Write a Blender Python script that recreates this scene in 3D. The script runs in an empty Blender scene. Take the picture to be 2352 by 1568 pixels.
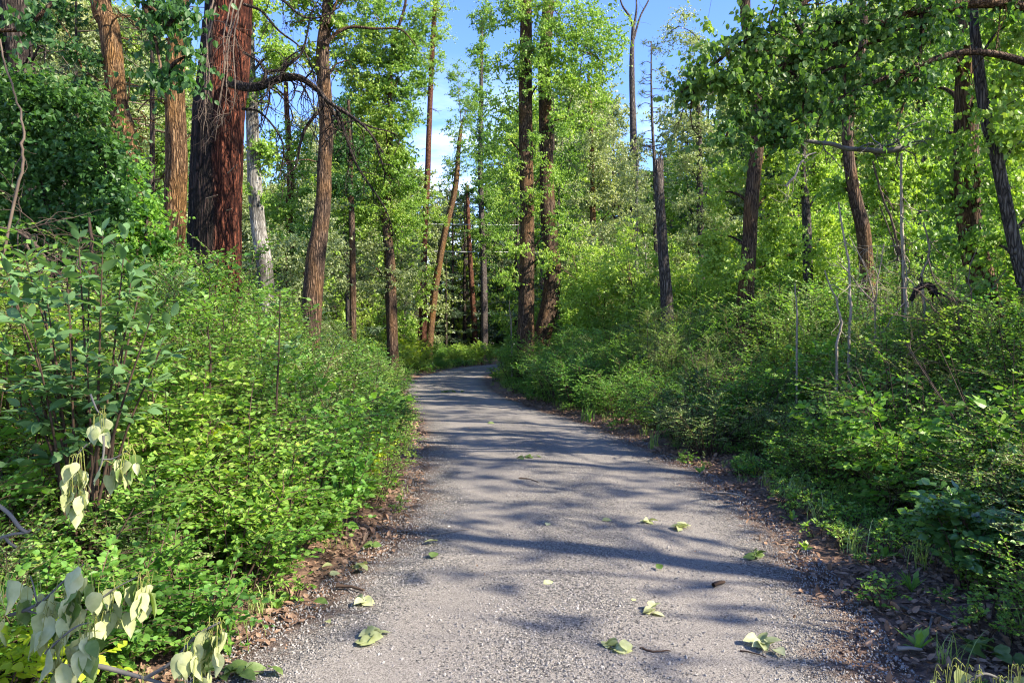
import bpy, math
import numpy as np
from mathutils import Vector
PI = math.pi
sc = bpy.context.scene
# ------------------------------------------------------------------ camera, sky, sun, exposure
FPX = 1699.0          # focal length in units of the 2352-wide picture
HZ = 775.0            # horizon row
CAMH = 1.6
cam = bpy.data.cameras.new("camera"); camo = bpy.data.objects.new("camera", cam)
sc.collection.objects.link(camo)
camo.location = (0, 0, CAMH); camo.rotation_euler = (PI / 2, 0, 0)
cam.sensor_width = 36.0; cam.lens = 36.0 * FPX / 2352.0
cam.shift_y = -(784.0 - HZ) / 2352.0
cam.clip_start = 0.05; cam.clip_end = 2000
sc.camera = camo
SUN_EL = math.radians(37); SUN_AZ = math.radians(112)     # clockwise from +Y: from the right, slightly behind the viewer
sdir = Vector((math.sin(SUN_AZ) * math.cos(SUN_EL), math.cos(SUN_AZ) * math.cos(SUN_EL), math.sin(SUN_EL)))
sl = bpy.data.lights.new("sun", 'SUN'); sl.energy = 5.0; sl.angle = math.radians(0.55); sl.color = (1.0, 0.90, 0.74)
so = bpy.data.objects.new("sun", sl); sc.collection.objects.link(so)
so.rotation_euler = sdir.to_track_quat('Z', 'Y').to_euler(); so.location = (30, -10, 30)
w = bpy.data.worlds.new("World"); sc.world = w; w.use_nodes = True
wt = w.node_tree; wt.nodes.clear()
wo = wt.nodes.new('ShaderNodeOutputWorld'); bg = wt.nodes.new('ShaderNodeBackground')
sky = wt.nodes.new('ShaderNodeTexSky'); sky.sky_type = 'NISHITA'; sky.sun_disc = False
sky.sun_elevation = SUN_EL; sky.sun_rotation = SUN_AZ
sky.altitude = 600; sky.air_density = 1.0; sky.dust_density = 0.6; sky.ozone_density = 3.0
tc = wt.nodes.new('ShaderNodeTexCoord')
mp = wt.nodes.new('ShaderNodeMapping'); mp.inputs['Scale'].default_value = (1.5, 1.5, 5.0)
mp.inputs['Location'].default_value = (3.1, 0.4, 0.7)
nz = wt.nodes.new('ShaderNodeTexNoise'); nz.inputs['Scale'].default_value = 2.2; nz.inputs['Detail'].default_value = 7; nz.inputs['Roughness'].default_value = 0.6
cr = wt.nodes.new('ShaderNodeValToRGB'); cr.color_ramp.elements[0].position = 0.47; cr.color_ramp.elements[1].position = 0.72
sx = wt.nodes.new('ShaderNodeSeparateXYZ')
mr = wt.nodes.new('ShaderNodeMapRange'); mr.inputs['From Min'].default_value = 0.36; mr.inputs['From Max'].default_value = 0.10
mm = wt.nodes.new('ShaderNodeMath'); mm.operation = 'MULTIPLY'
mx = wt.nodes.new('ShaderNodeMix'); mx.data_type = 'RGBA'; mx.inputs['B'].default_value = (8.0, 8.3, 8.8, 1)
hs = wt.nodes.new('ShaderNodeHueSaturation'); hs.inputs['Hue'].default_value = .518; hs.inputs['Saturation'].default_value = 1.2; hs.inputs['Value'].default_value = .95
L = wt.links.new
L(tc.outputs['Generated'], mp.inputs['Vector']); L(mp.outputs[0], nz.inputs['Vector']); L(nz.outputs['Fac'], cr.inputs[0])
L(tc.outputs['Generated'], sx.inputs[0]); L(sx.outputs['Z'], mr.inputs['Value'])
L(cr.outputs[0], mm.inputs[0]); L(mr.outputs[0], mm.inputs[1]); L(mm.outputs[0], mx.inputs['Factor'])
L(sky.outputs[0], hs.inputs['Color']); L(hs.outputs[0], mx.inputs['A']); L(mx.outputs['Result'], bg.inputs['Color'])
bg.inputs['Strength'].default_value = 0.15
L(bg.outputs[0], wo.inputs['Surface'])
sc.view_settings.view_transform = 'Standard'; sc.view_settings.look = 'None'
sc.view_settings.exposure = 1.68; sc.view_settings.gamma = 1.0
sc.render.engine = 'CYCLES'
cy = sc.cycles
cy.max_bounces = 8; cy.diffuse_bounces = 4; cy.glossy_bounces = 2; cy.transmission_bounces = 6; cy.transparent_max_bounces = 4
cy.use_denoising = True; cy.filter_width = 1.15
try: cy.denoiser = 'OPENIMAGEDENOISE'; cy.denoising_prefilter = 'ACCURATE'
except Exception: pass
cy.sample_clamp_indirect = 6.0

# ------------------------------------------------------------------ helpers
def P(px, py, Y):
    return np.array([(px - 1176.0) / FPX * Y, Y, CAMH + (HZ - py) / FPX * Y])
def rng_(s): return np.random.default_rng(s)
def norm(a): return a / np.maximum(np.linalg.norm(a, axis=-1, keepdims=True), 1e-9)

class MB:
    """collects vertices, faces (n-gons of one size per chunk), material index and a random per-leaf value"""
    def __init__(s): s.v = []; s.f = []; s.n = 0
    def add(s, v, f, mi=0, rnd=None, smooth=False):
        v = np.asarray(v, dtype=np.float32).reshape(-1, 3); f = np.asarray(f, dtype=np.int64)
        if rnd is None: rnd = np.zeros(len(v), dtype=np.float32)
        s.v.append((v, np.asarray(rnd, dtype=np.float32))); s.f.append((f + s.n, mi, smooth)); s.n += len(v)
    def merge(s, o, mi_off=0):
        for v in o.v: s.v.append(v)
        for f, mi, sm in o.f: s.f.append((f + s.n, mi + mi_off, sm))
        s.n += o.n
    def mesh(s, name, mats):
        me = bpy.data.meshes.new(name)
        V = np.concatenate([a for a, _ in s.v]); R = np.concatenate([b for _, b in s.v])
        me.vertices.add(len(V)); me.vertices.foreach_set('co', V.ravel())
        li = np.concatenate([f.ravel() for f, _, _ in s.f])
        sizes = np.concatenate([np.full(len(f), f.shape[1]) for f, _, _ in s.f])
        st = np.concatenate([[0], np.cumsum(sizes)[:-1]])
        me.loops.add(len(li)); me.loops.foreach_set('vertex_index', li.astype(np.int32))
        me.polygons.add(len(sizes)); me.polygons.foreach_set('loop_start', st.astype(np.int32))
        mi = np.concatenate([np.full(len(f), m) for f, m, _ in s.f]); me.polygons.foreach_set('material_index', mi.astype(np.int32))
        sm = np.concatenate([np.full(len(f), x) for f, _, x in s.f]); me.polygons.foreach_set('use_smooth', sm.astype(bool))
        at = me.attributes.new('rnd', 'FLOAT', 'POINT'); at.data.foreach_set('value', R)
        for m in (mats if isinstance(mats, (list, tuple)) else [mats]): me.materials.append(m)
        me.update(calc_edges=True); me.validate()
        return me

def link(name, me, parent=None, loc=None):
    o = bpy.data.objects.new(name, me); sc.collection.objects.link(o)
    if parent is not None: o.parent = parent
    if loc is not None: o.location = loc
    return o
def tag(o, label=None, cat=None, group=None, kind=None):
    if label: o['label'] = label
    if cat: o['category'] = cat
    if group: o['group'] = group
    if kind: o['kind'] = kind
    return o
def thing(name, label, cat, loc, group=None, rz=0.0):
    o = bpy.data.objects.new(name, None); sc.collection.objects.link(o)
    o.location = loc; o.rotation_euler = (0, 0, rz); o.empty_display_size = 0.2
    return tag(o, label, cat, group)

# leaf templates: (u along, v across in half widths, w lift in widths), faces
T_LO = (np.array([[0, 0, 0], [.42, 1, .22], [1, 0, -.1], [.42, -1, .22]], float), np.array([[0, 1, 2], [0, 2, 3]]))
T_MID = (np.array([[0, 0, 0], [.22, .85, .2], [.6, .8, .18], [1, 0, -.15], [.6, -.8, .18], [.22, -.85, .2], [.5, 0, 0]], float),
         np.array([[0, 6, 2, 1], [6, 3, 2, 2], [0, 5, 4, 6], [6, 4, 3, 3]]))
T_MID = (T_MID[0], np.array([[0, 6, 1], [1, 6, 2], [2, 6, 3], [0, 5, 6], [5, 4, 6], [4, 3, 6]]))
def t_hi(droop=0.35, fold=0.25, heart=False):
    us = [0, .12, .3, .5, .72, .9, 1.0]
    ws = [0.02, .78, 1.0, .92, .6, .22, 0.0] if heart else [0.02, .5, .9, 1.0, .75, .32, 0.0]
    v = []
    for u, q in zip(us, ws):
        for s_ in (-1, 0, 1):
            v.append([u, s_ * q, abs(s_) * fold * q - droop * 2 * u * u + 0.05 * math.sin(u * 9 + s_)])
    f = []
    for i in range(len(us) - 1):
        for j in range(2): a = i * 3 + j; f.append([a, a + 1, a + 4, a + 3])
    return np.array(v, float), np.array(f)
T_HI = t_hi(); T_HEART = t_hi(.28, .3, True)
T_NEEDLE = (np.array([[0, -1, 0], [0, 1, 0], [1, 0, -.6]], float), np.array([[0, 1, 2]]))

def leaves(mb, pos, d, n, ln, wd, tmpl, rg, mi=0):
    """pos (N,3), growth direction d, upper-side normal n, length, half width"""
    d = norm(d); b = norm(np.cross(n, d)); n = np.cross(d, b)
    tv, tf = tmpl; N = len(pos); k = len(tv)
    ln = np.broadcast_to(ln, (N,)); wd = np.broadcast_to(wd, (N,))
    V = (pos[:, None, :] + d[:, None, :] * (tv[None, :, 0] * ln[:, None])[..., None]
         + b[:, None, :] * (tv[None, :, 1] * wd[:, None])[..., None] + n[:, None, :] * (tv[None, :, 2] * wd[:, None])[..., None])
    F = tf[None] + (np.arange(N) * k)[:, None, None]
    mb.add(V.reshape(-1, 3), F.reshape(-1, tf.shape[1]), mi, np.repeat(rg.random(N), k), k > 10)

def segs(mb, A, B, ra, rb, mi=0, sides=3, rnd=0.5):
    """straight thin tapered twigs, vectorised"""
    A = np.asarray(A); B = np.asarray(B); N = len(A)
    d = norm(B - A); h = np.where(np.abs(d[:, 2:3]) > .9, np.array([[1., 0, 0]]), np.array([[0, 0, 1.]]))
    u = norm(np.cross(d, h)); v = np.cross(d, u)
    ra = np.broadcast_to(ra, (N,)); rb = np.broadcast_to(rb, (N,))
    an = np.arange(sides) * 2 * PI / sides
    ring = u[:, None] * np.cos(an)[None, :, None] + v[:, None] * np.sin(an)[None, :, None]
    V = np.concatenate([A[:, None] + ring * ra[:, None, None], B[:, None] + ring * rb[:, None, None]], 1)
    q = np.array([[i, (i + 1) % sides, sides + (i + 1) % sides, sides + i] for i in range(sides)])
    F = q[None] + (np.arange(N) * 2 * sides)[:, None, None]
    mb.add(V.reshape(-1, 3), F.reshape(-1, 4), mi, np.full(N * 2 * sides, rnd), True)

def catmull(pts, m):
    pts = np.asarray(pts, float)
    if len(pts) < 3: t = np.linspace(0, 1, m * (len(pts) - 1) + 1)[:, None]; return pts[0] * (1 - t) + pts[-1] * t
    p = np.vstack([2 * pts[0] - pts[1], pts, 2 * pts[-1] - pts[-2]]); out = []
    for i in range(1, len(p) - 2):
        for t in np.arange(m) / m:
            out.append(0.5 * ((2 * p[i]) + (-p[i - 1] + p[i + 1]) * t + (2 * p[i - 1] - 5 * p[i] + 4 * p[i + 1] - p[i + 2]) * t * t + (-p[i - 1] + 3 * p[i] - 3 * p[i + 1] + p[i + 2]) * t ** 3))
    out.append(pts[-1]); return np.array(out)

def tube(mb, pts, rad, sides=8, mi=0, rough=0.0, seed=0, lobes=0, cap=True, ridge=0.0):
    """tapered tube along a polyline; rough = radial irregularity, ridge = furrowed bark relief"""
    pts = np.asarray(pts, float); rad = np.asarray(rad, float); n = len(pts)
    t = norm(np.gradient(pts, axis=0)); ref = np.array([0, 1., 0]) if abs(t[0][1]) < .8 else np.array([1., 0, 0])
    u = norm(ref - t * (t @ ref)[:, None]); v = np.cross(t, u)
    an = np.arange(sides) * 2 * PI / sides; rg = rng_(seed)
    R = np.repeat(rad[:, None], sides, 1)
    if rough:
        for k in range(4):
            R *= 1 + rough * np.sin(an[None] * (k + 1) + rg.random() * 6 + np.linspace(0, 1, n)[:, None] * rg.normal() * 9) / (k + 1)
    if lobes: R *= 1 + .05 * np.cos(an[None] * lobes + np.linspace(0, 2, n)[:, None])
    if ridge:
        ph = np.cumsum(rg.normal(0, .35, (n, sides)), 0) * .5
        R *= 1 + ridge * np.sin(np.arange(sides)[None] * 2.1 + ph) + ridge * .6 * rg.normal(0, .6, (n, sides))
    V = pts[:, None] + (u[:, None] * np.cos(an)[None, :, None] + v[:, None] * np.sin(an)[None, :, None]) * R[..., None]
    i = np.arange(n - 1)[:, None] * sides; j = np.arange(sides)[None]; j2 = (j + 1) % sides
    F = np.stack([i + j, i + j2, i + sides + j2, i + sides + j], -1).reshape(-1, 4)
    mb.add(V.reshape(-1, 3), F, mi, None, True)
    if cap:
        c = np.vstack([V[-1], pts[-1] + t[-1] * rad[-1] * .3]); mb.add(c, [[k, (k + 1) % sides, sides] for k in range(sides)], mi, None, True)

# ------------------------------------------------------------------ materials
def new_mat(name):
    m = bpy.data.materials.new(name); m.use_nodes = True; nt = m.node_tree; nt.nodes.clear()
    return m, nt, nt.nodes.new('ShaderNodeOutputMaterial'), nt.links.new
def ramp(nt, stops):
    r = nt.nodes.new('ShaderNodeValToRGB'); e = r.color_ramp.elements
    while len(e) < len(stops): e.new(0.5)
    for el, (p, c) in zip(e, stops): el.position = p; el.color = (*c, 1)
    return r
LB = 1.85
def leaf_mat(name, ca, cb, cc, transl=0.45, rough=0.45, spec=0.35, tint=(1.25, 1.35, .55)):
    """leaf: three hues mixed by leaf, by plant and by a slow patchiness; light passes through"""
    if 'wilt' not in name: ca, cb, cc = [(min(.45, c[0] * LB * 1.1), min(.55, c[1] * LB * .97), min(.3, c[2] * LB * 1.3 + .006)) for c in (ca, cb, cc)]
    m, nt, out, K = new_mat(name)
    a = nt.nodes.new('ShaderNodeAttribute'); a.attribute_name = 'rnd'
    oi = nt.nodes.new('ShaderNodeObjectInfo'); g = nt.nodes.new('ShaderNodeNewGeometry')
    n = nt.nodes.new('ShaderNodeTexNoise'); n.inputs['Scale'].default_value = 28 if 'wilt' in name else .55; n.inputs['Detail'].default_value = 3
    K(g.outputs['Position'], n.inputs['Vector'])
    s1 = nt.nodes.new('ShaderNodeMath'); s1.operation = 'MULTIPLY_ADD'; s1.inputs[1].default_value = .38
    K(a.outputs['Fac'], s1.inputs[0]); 
    s2 = nt.nodes.new('ShaderNodeMath'); s2.operation = 'MULTIPLY_ADD'; s2.inputs[1].default_value = .3
    K(oi.outputs['Random'], s2.inputs[0])
    s3 = nt.nodes.new('ShaderNodeMath'); s3.operation = 'MULTIPLY_ADD'; s3.inputs[1].default_value = 1.1; s3.inputs[2].default_value = -.38
    K(n.outputs['Fac'], s3.inputs[0]); K(s3.outputs[0], s2.inputs[2]); K(s2.outputs[0], s1.inputs[2])
    r = ramp(nt, [(0.0, ca), (0.5, cb), (1.0, cc)]); K(s1.outputs[0], r.inputs[0])
    p = nt.nodes.new('ShaderNodeBsdfPrincipled'); K(r.outputs[0], p.inputs['Base Color'])
    p.inputs['Roughness'].default_value = rough; p.inputs['Specular IOR Level'].default_value = spec
    t = nt.nodes.new('ShaderNodeBsdfTranslucent'); ml = nt.nodes.new('ShaderNodeMix'); ml.data_type = 'RGBA'; ml.blend_type = 'MULTIPLY'
    ml.inputs['Factor'].default_value = 1; ml.inputs['B'].default_value = (*tint, 1); K(r.outputs[0], ml.inputs['A']); K(ml.outputs['Result'], t.inputs['Color'])
    ms = nt.nodes.new('ShaderNodeMixShader'); ms.inputs[0].default_value = transl
    K(p.outputs[0], ms.inputs[1]); K(t.outputs[0], ms.inputs[2]); K(ms.outputs[0], out.inputs['Surface'])
    return m
def bark_mat(name, dark, mid, lite, patch=None, scale=1.0, bump=1.4, stretch=0.16, patch_amt=.5, darkened=None):
    dark, mid, lite = [tuple(q * .72 for q in c) for c in (dark, mid, lite)]
    if patch: patch = tuple(q * .7 for q in patch)
    m, nt, out, K = new_mat(name)
    tc = nt.nodes.new('ShaderNodeNewGeometry'); mp = nt.nodes.new('ShaderNodeMapping')
    mp.inputs['Scale'].default_value = (scale, scale, scale * stretch); K(tc.outputs['Position'], mp.inputs['Vector'])
    wn = nt.nodes.new('ShaderNodeTexNoise'); wn.inputs['Scale'].default_value = 9; wn.inputs['Detail'].default_value = 4; K(mp.outputs[0], wn.inputs['Vector'])
    scale *= 1
    dm = nt.nodes.new('ShaderNodeVectorMath'); dm.operation = 'MULTIPLY_ADD'; dm.inputs[1].default_value = (.10, .10, .25)
    K(wn.outputs['Color'], dm.inputs[0]); K(mp.outputs[0], dm.inputs[2])
    v = nt.nodes.new('ShaderNodeTexVoronoi'); v.feature = 'DISTANCE_TO_EDGE'; v.inputs['Scale'].default_value = 22; K(dm.outputs[0], v.inputs['Vector'])
    f = nt.nodes.new('ShaderNodeTexNoise'); f.inputs['Scale'].default_value = 40; f.inputs['Detail'].default_value = 6; f.inputs['Roughness'].default_value = .7; K(mp.outputs[0], f.inputs['Vector'])
    mx = nt.nodes.new('ShaderNodeMath'); mx.operation = 'MULTIPLY_ADD'; mx.inputs[1].default_value = 2.2; K(v.outputs['Distance'], mx.inputs[0])
    sb = nt.nodes.new('ShaderNodeMath'); sb.operation = 'MULTIPLY_ADD'; sb.inputs[1].default_value = .9; sb.inputs[2].default_value = -.3; K(f.outputs['Fac'], sb.inputs[0]); K(sb.outputs[0], mx.inputs[2])
    r = ramp(nt, [(0.05, dark), (0.38, mid), (0.85, lite)]); K(mx.outputs[0], r.inputs[0])
    col = r.outputs[0]
    if patch is not None:
        pn = nt.nodes.new('ShaderNodeTexNoise'); pn.inputs['Scale'].default_value = 2.6; pn.inputs['Detail'].default_value = 5
        mp2 = nt.nodes.new('ShaderNodeMapping'); mp2.inputs['Scale'].default_value = (1, 1, .45); K(tc.outputs['Position'], mp2.inputs['Vector']); K(mp2.outputs[0], pn.inputs['Vector'])
        pr = ramp(nt, [(.46, (0, 0, 0)), (.62, (patch_amt,) * 3)]); K(pn.outputs['Fac'], pr.inputs[0])
        mc = nt.nodes.new('ShaderNodeMix'); mc.data_type = 'RGBA'; K(pr.outputs[0], mc.inputs['Factor']); K(col, mc.inputs['A'])
        pm = nt.nodes.new('ShaderNodeMix'); pm.data_type = 'RGBA'; pm.blend_type = 'MULTIPLY'; pm.inputs['Factor'].default_value = 1
        pr2 = ramp(nt, [(0.05, (.25, .25, .25)), (.5, (1, 1, 1))]); K(mx.outputs[0], pr2.inputs[0]); K(pr2.outputs[0], pm.inputs['A']); pm.inputs['B'].default_value = (*patch, 1)
        K(pm.outputs['Result'], mc.inputs['B']); col = mc.outputs['Result']
    if darkened is not None:      # bark turns black-brown left of a noisy world X threshold
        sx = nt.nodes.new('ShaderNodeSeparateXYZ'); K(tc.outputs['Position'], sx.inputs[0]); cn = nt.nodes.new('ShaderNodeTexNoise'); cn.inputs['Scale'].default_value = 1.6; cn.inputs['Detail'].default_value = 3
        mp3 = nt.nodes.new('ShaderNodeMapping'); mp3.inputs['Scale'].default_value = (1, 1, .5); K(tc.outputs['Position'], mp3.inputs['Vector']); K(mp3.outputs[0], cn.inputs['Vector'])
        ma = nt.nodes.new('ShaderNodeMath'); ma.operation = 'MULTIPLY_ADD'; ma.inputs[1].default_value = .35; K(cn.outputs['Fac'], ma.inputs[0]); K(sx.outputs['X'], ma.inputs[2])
        mq = nt.nodes.new('ShaderNodeMapRange'); mq.inputs['From Min'].default_value = darkened + .20; mq.inputs['From Max'].default_value = darkened + .12; K(ma.outputs[0], mq.inputs['Value'])
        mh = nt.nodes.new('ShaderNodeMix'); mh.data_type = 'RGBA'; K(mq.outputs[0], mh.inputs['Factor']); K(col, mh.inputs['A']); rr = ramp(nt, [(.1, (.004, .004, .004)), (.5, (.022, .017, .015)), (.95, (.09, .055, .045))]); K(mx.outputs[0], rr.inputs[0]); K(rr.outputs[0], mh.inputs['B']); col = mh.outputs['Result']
    p = nt.nodes.new('ShaderNodeBsdfPrincipled'); p.inputs['Roughness'].default_value = .9; p.inputs['Specular IOR Level'].default_value = .15
    K(col, p.inputs['Base Color'])
    b = nt.nodes.new('ShaderNodeBump'); b.inputs['Strength'].default_value = min(1, bump); b.inputs['Distance'].default_value = .04 * bump; K(mx.outputs[0], b.inputs['Height']); K(b.outputs[0], p.inputs['Normal'])
    K(p.outputs[0], out.inputs['Surface']); return m
def plain_mat(name, ca, cb, scale=8, rough=.85, transl=0, spec=.2):
    m, nt, out, K = new_mat(name)
    g = nt.nodes.new('ShaderNodeNewGeometry'); n = nt.nodes.new('ShaderNodeTexNoise'); n.inputs['Scale'].default_value = scale; n.inputs['Detail'].default_value = 4
    K(g.outputs['Position'], n.inputs['Vector'])
    a = nt.nodes.new('ShaderNodeAttribute'); a.attribute_name = 'rnd'; oi = nt.nodes.new('ShaderNodeObjectInfo')
    s = nt.nodes.new('ShaderNodeMath'); s.operation = 'MULTIPLY_ADD'; s.inputs[1].default_value = .6; K(a.outputs['Fac'], s.inputs[0])
    s2 = nt.nodes.new('ShaderNodeMath'); s2.operation = 'MULTIPLY_ADD'; s2.inputs[1].default_value = .9; s2.inputs[2].default_value = -.3; K(n.outputs['Fac'], s2.inputs[0]); K(s2.outputs[0], s.inputs[2])
    s3 = nt.nodes.new('ShaderNodeMath'); s3.operation = 'MULTIPLY_ADD'; s3.inputs[1].default_value = .3; K(oi.outputs['Random'], s3.inputs[0]); K(s.outputs[0], s3.inputs[2])
    r = ramp(nt, [(0.1, ca), (.9, cb)]); K(s3.outputs[0], r.inputs[0])
    p = nt.nodes.new('ShaderNodeBsdfPrincipled'); p.inputs['Roughness'].default_value = rough; p.inputs['Specular IOR Level'].default_value = spec; K(r.outputs[0], p.inputs['Base Color'])
    if transl:
        t = nt.nodes.new('ShaderNodeBsdfTranslucent'); K(r.outputs[0], t.inputs['Color']); ms = nt.nodes.new('ShaderNodeMixShader'); ms.inputs[0].default_value = transl
        K(p.outputs[0], ms.inputs[1]); K(t.outputs[0], ms.inputs[2]); K(ms.outputs[0], out.inputs['Surface'])
    else: K(p.outputs[0], out.inputs['Surface'])
    return m

L_SHRUB = leaf_mat('leaf_shrub', (.030, .095, .014), (.070, .170, .018), (.150, .250, .028))
L_SHRUB2 = leaf_mat('leaf_shrub_yellow', (.05, .125, .016), (.095, .195, .025), (.19, .28, .035))
L_BLUE = leaf_mat('leaf_dogwood', (.035, .085, .022), (.062, .128, .032), (.11, .18, .045), transl=.35, rough=.5)
L_COTTON = leaf_mat('leaf_cottonwood', (.045, .105, .014), (.090, .175, .020), (.17, .23, .03), rough=.42, spec=.4)
L_COTTON_Y = leaf_mat('leaf_cottonwood_yellow', (.07, .15, .018), (.125, .215, .026), (.24, .30, .04), rough=.42, spec=.4)
L_PALE = leaf_mat('leaf_pale', (.09, .13, .045), (.14, .19, .06), (.22, .25, .10), transl=.4, rough=.4, spec=.5)
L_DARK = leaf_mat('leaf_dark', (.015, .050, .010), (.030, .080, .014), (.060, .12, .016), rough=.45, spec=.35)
L_SHADED = leaf_mat('leaf_canopy_shaded', (.018, .052, .010), (.036, .090, .014), (.075, .14, .018), rough=.45, spec=.35)  # darkened cottonwood leaf: the canopy's shade is put into the colour
L_NEEDLE = leaf_mat('needle', (.020, .048, .020), (.038, .075, .026), (.085, .11, .035), transl=.2, rough=.5)
L_GRASS = leaf_mat('grass_blade', (.07, .14, .02), (.14, .21, .035), (.30, .31, .11), transl=.4)
L_WILT = leaf_mat('wilted_leaf', (.27, .31, .12), (.42, .45, .22), (.60, .61, .38), transl=.35, rough=.55, spec=.3, tint=(1.0, 1.05, .55))
L_WILT_G = leaf_mat('wilted_leaf_green', (.07, .13, .03), (.13, .2, .05), (.3, .35, .16), transl=.35, rough=.5, spec=.3)
M_PET = plain_mat('petiole', (.20, .22, .05), (.30, .30, .09))
M_TWIG = plain_mat('twig', (.07, .05, .038), (.19, .145, .11))
M_TWIGP = plain_mat('twig_pale', (.18, .15, .12), (.42, .37, .31))
M_TWIGG = plain_mat('twig_grey', (.09, .085, .075), (.25, .235, .205))
M_STEM = plain_mat('woody_stem', (.045, .028, .02), (.13, .085, .055))
M_LITTER = plain_mat('dead_leaf', (.09, .045, .026), (.32, .21, .14), scale=30, transl=.1)
M_WIRE = plain_mat('wire', (.55, .55, .55), (.7, .7, .7))
B_PINE = bark_mat('bark_pine', (.008, .005, .004), (.105, .031, .018), (.33, .110, .060), scale=1.0, bump=2.0, stretch=.16, darkened=-4.24)
B_COTTON = bark_mat('bark_cottonwood', (.012, .009, .008), (.085, .055, .040), (.24, .165, .115), patch=(.30, .16, .065), scale=1.1, bump=1.0, patch_amt=.55)
B_GREY = bark_mat('bark_grey', (.02, .017, .016), (.11, .09, .082), (.28, .24, .215), scale=1.2)
B_ORANGE = bark_mat('bark_orange', (.025, .014, .010), (.17, .095, .05), (.42, .27, .15), patch=(.42, .21, .05), scale=1.2, patch_amt=.5)
B_PALE = bark_mat('bark_pale', (.05, .045, .04), (.24, .225, .20), (.50, .48, .44), patch=(.08, .07, .055), scale=1.0, bump=.6, patch_amt=.8)
B_DARK = bark_mat('bark_dark', (.010, .008, .007), (.050, .038, .032), (.14, .11, .09), scale=.9, bump=1.2)
B_RED = bark_mat('bark_red', (.02, .008, .006), (.15, .06, .035), (.36, .18, .11), scale=1.3)

# ------------------------------------------------------------------ ground and path
LE = [(-2.9, -9), (-2.45, -2), (-2.2, 1.5)]; RE = [(2.3, -9), (2.1, -2), (2.0, 1.5)]
def gnd(px, py):
    Y = CAMH * FPX / (py - HZ); return ((px - 1176) / FPX * Y, Y)
for px, py in [(450, 1568), (585, 1450), (700, 1390), (830, 1290), (905, 1200), (950, 1100), (955, 1030), (955, 980), (935, 940), (922, 900), (925, 880), (950, 868), (1010, 852), (1090, 840)]: LE.append(gnd(px, py))
for px, py in [(2080, 1568), (1990, 1450), (1935, 1380), (1860, 1290), (1770, 1200), (1650, 1110), (1540, 1050), (1440, 1005), (1350, 970), (1240, 940), (1170, 912), (1130, 890), (1122, 870), (1140, 855), (1200, 842)]: RE.append(gnd(px, py))
LE += [(1.5, 47.5), (9, 51), (20, 55)]; RE += [(5.5, 43.5), (12, 47), (22, 50.5)]
def resample(E, n):
    c = catmull(E, 6); s = np.concatenate([[0], np.cumsum(np.linalg.norm(np.diff(c, axis=0), axis=1))]); t = np.linspace(0, s[-1], n)
    return np.stack([np.interp(t, s, c[:, 0]), np.interp(t, s, c[:, 1])], 1)
NL = 700
LC = resample(LE, NL); RC = resample(RE, NL)
def side_dist(x, y):
    """signed distance outside the path (negative on it), and side -1 left / +1 right"""
    x = np.atleast_1d(x); y = np.atleast_1d(y); pts = np.stack([x, y], 1)
    dl = np.full(len(x), 1e9); dr = np.full(len(x), 1e9); il = np.zeros(len(x), int); ir = np.zeros(len(x), int)
    for k in range(0, len(pts), 4000):
        q = pts[k:k + 4000]
        a = np.linalg.norm(q[:, None] - LC[None, ::4], axis=2); il[k:k + 4000] = a.argmin(1) * 4; dl[k:k + 4000] = a.min(1)
        a = np.linalg.norm(q[:, None] - RC[None, ::4], axis=2); ir[k:k + 4000] = a.argmin(1) * 4; dr[k:k + 4000] = a.min(1)
    def outside(C, i, sgn):
        i = np.clip(i, 1, NL - 2); t = C[i + 1] - C[i - 1]; v = pts - C[i]
        return (t[:, 0] * v[:, 1] - t[:, 1] * v[:, 0]) * sgn > 0
    ol = outside(LC, il, 1); orr = outside(RC, ir, -1)
    side = np.where(dl < dr, -1, 1)
    d = np.where(side < 0, np.where(ol, dl, -dl), np.where(orr, dr, -dr))
    return d, side
def wav(x, y, s, seed=0):
    return (np.sin(x * s * 1.1 + seed) * np.cos(y * s * .93 + seed * 2.1) + .5 * np.sin(x * s * 2.3 + y * s * 1.7 + seed) + .35 * np.cos(x * s * 4.1 - y * s * 3.3 + seed * 3)) / 1.6
def terrain(x, y, d=None):
    x = np.atleast_1d(np.asarray(x, float)); y = np.atleast_1d(np.asarray(y, float))
    if d is None: d, _ = side_dist(x, y)
    k = np.clip(d / 2.0, 0, 1)
    return -0.03 + .07 * np.clip(d / .5, 0, 1) + k * (.12 * wav(x, y, .5) + .05 * wav(x, y, 1.9, 2))
def gz(x, y): return float(terrain([x], [y])[0])

def axis(a, b, c, d, fine, n_out):
    return np.concatenate([a + (b - a) * (1 - np.linspace(1, 0, n_out, endpoint=False) ** 2.5), np.arange(b, c, fine), c + (d - c) * np.linspace(0, 1, n_out) ** 2.5])
gx = axis(-400, -9, 9, 400, .16, 40); gy = axis(-60, 0.5, 24, 600, .16, 45)
X, Yg = np.meshgrid(gx, gy); xf = X.ravel(); yf = Yg.ravel()
zf = terrain(xf, yf) + np.where((np.abs(xf) < 12) & (yf < 26), .012 * rng_(1).normal(size=len(xf)), 0)
mb = MB(); nx = len(gx); ny = len(gy)
i = np.arange(ny - 1)[:, None] * nx; j = np.arange(nx - 1)[None]
mb.add(np.stack([xf, yf, zf], 1), np.stack([i + j, i + j + 1, i + j + nx + 1, i + j + nx], -1).reshape(-1, 4), 0, None, True)
m, nt, out, K = new_mat('forest_soil')
g = nt.nodes.new('ShaderNodeNewGeometry')
n1 = nt.nodes.new('ShaderNodeTexNoise'); n1.inputs['Scale'].default_value = 22; n1.inputs['Detail'].default_value = 8; n1.inputs['Roughness'].default_value = .75
v1 = nt.nodes.new('ShaderNodeTexVoronoi'); v1.inputs['Scale'].default_value = 26
K(g.outputs['Position'], n1.inputs['Vector']); K(g.outputs['Position'], v1.inputs['Vector'])
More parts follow.
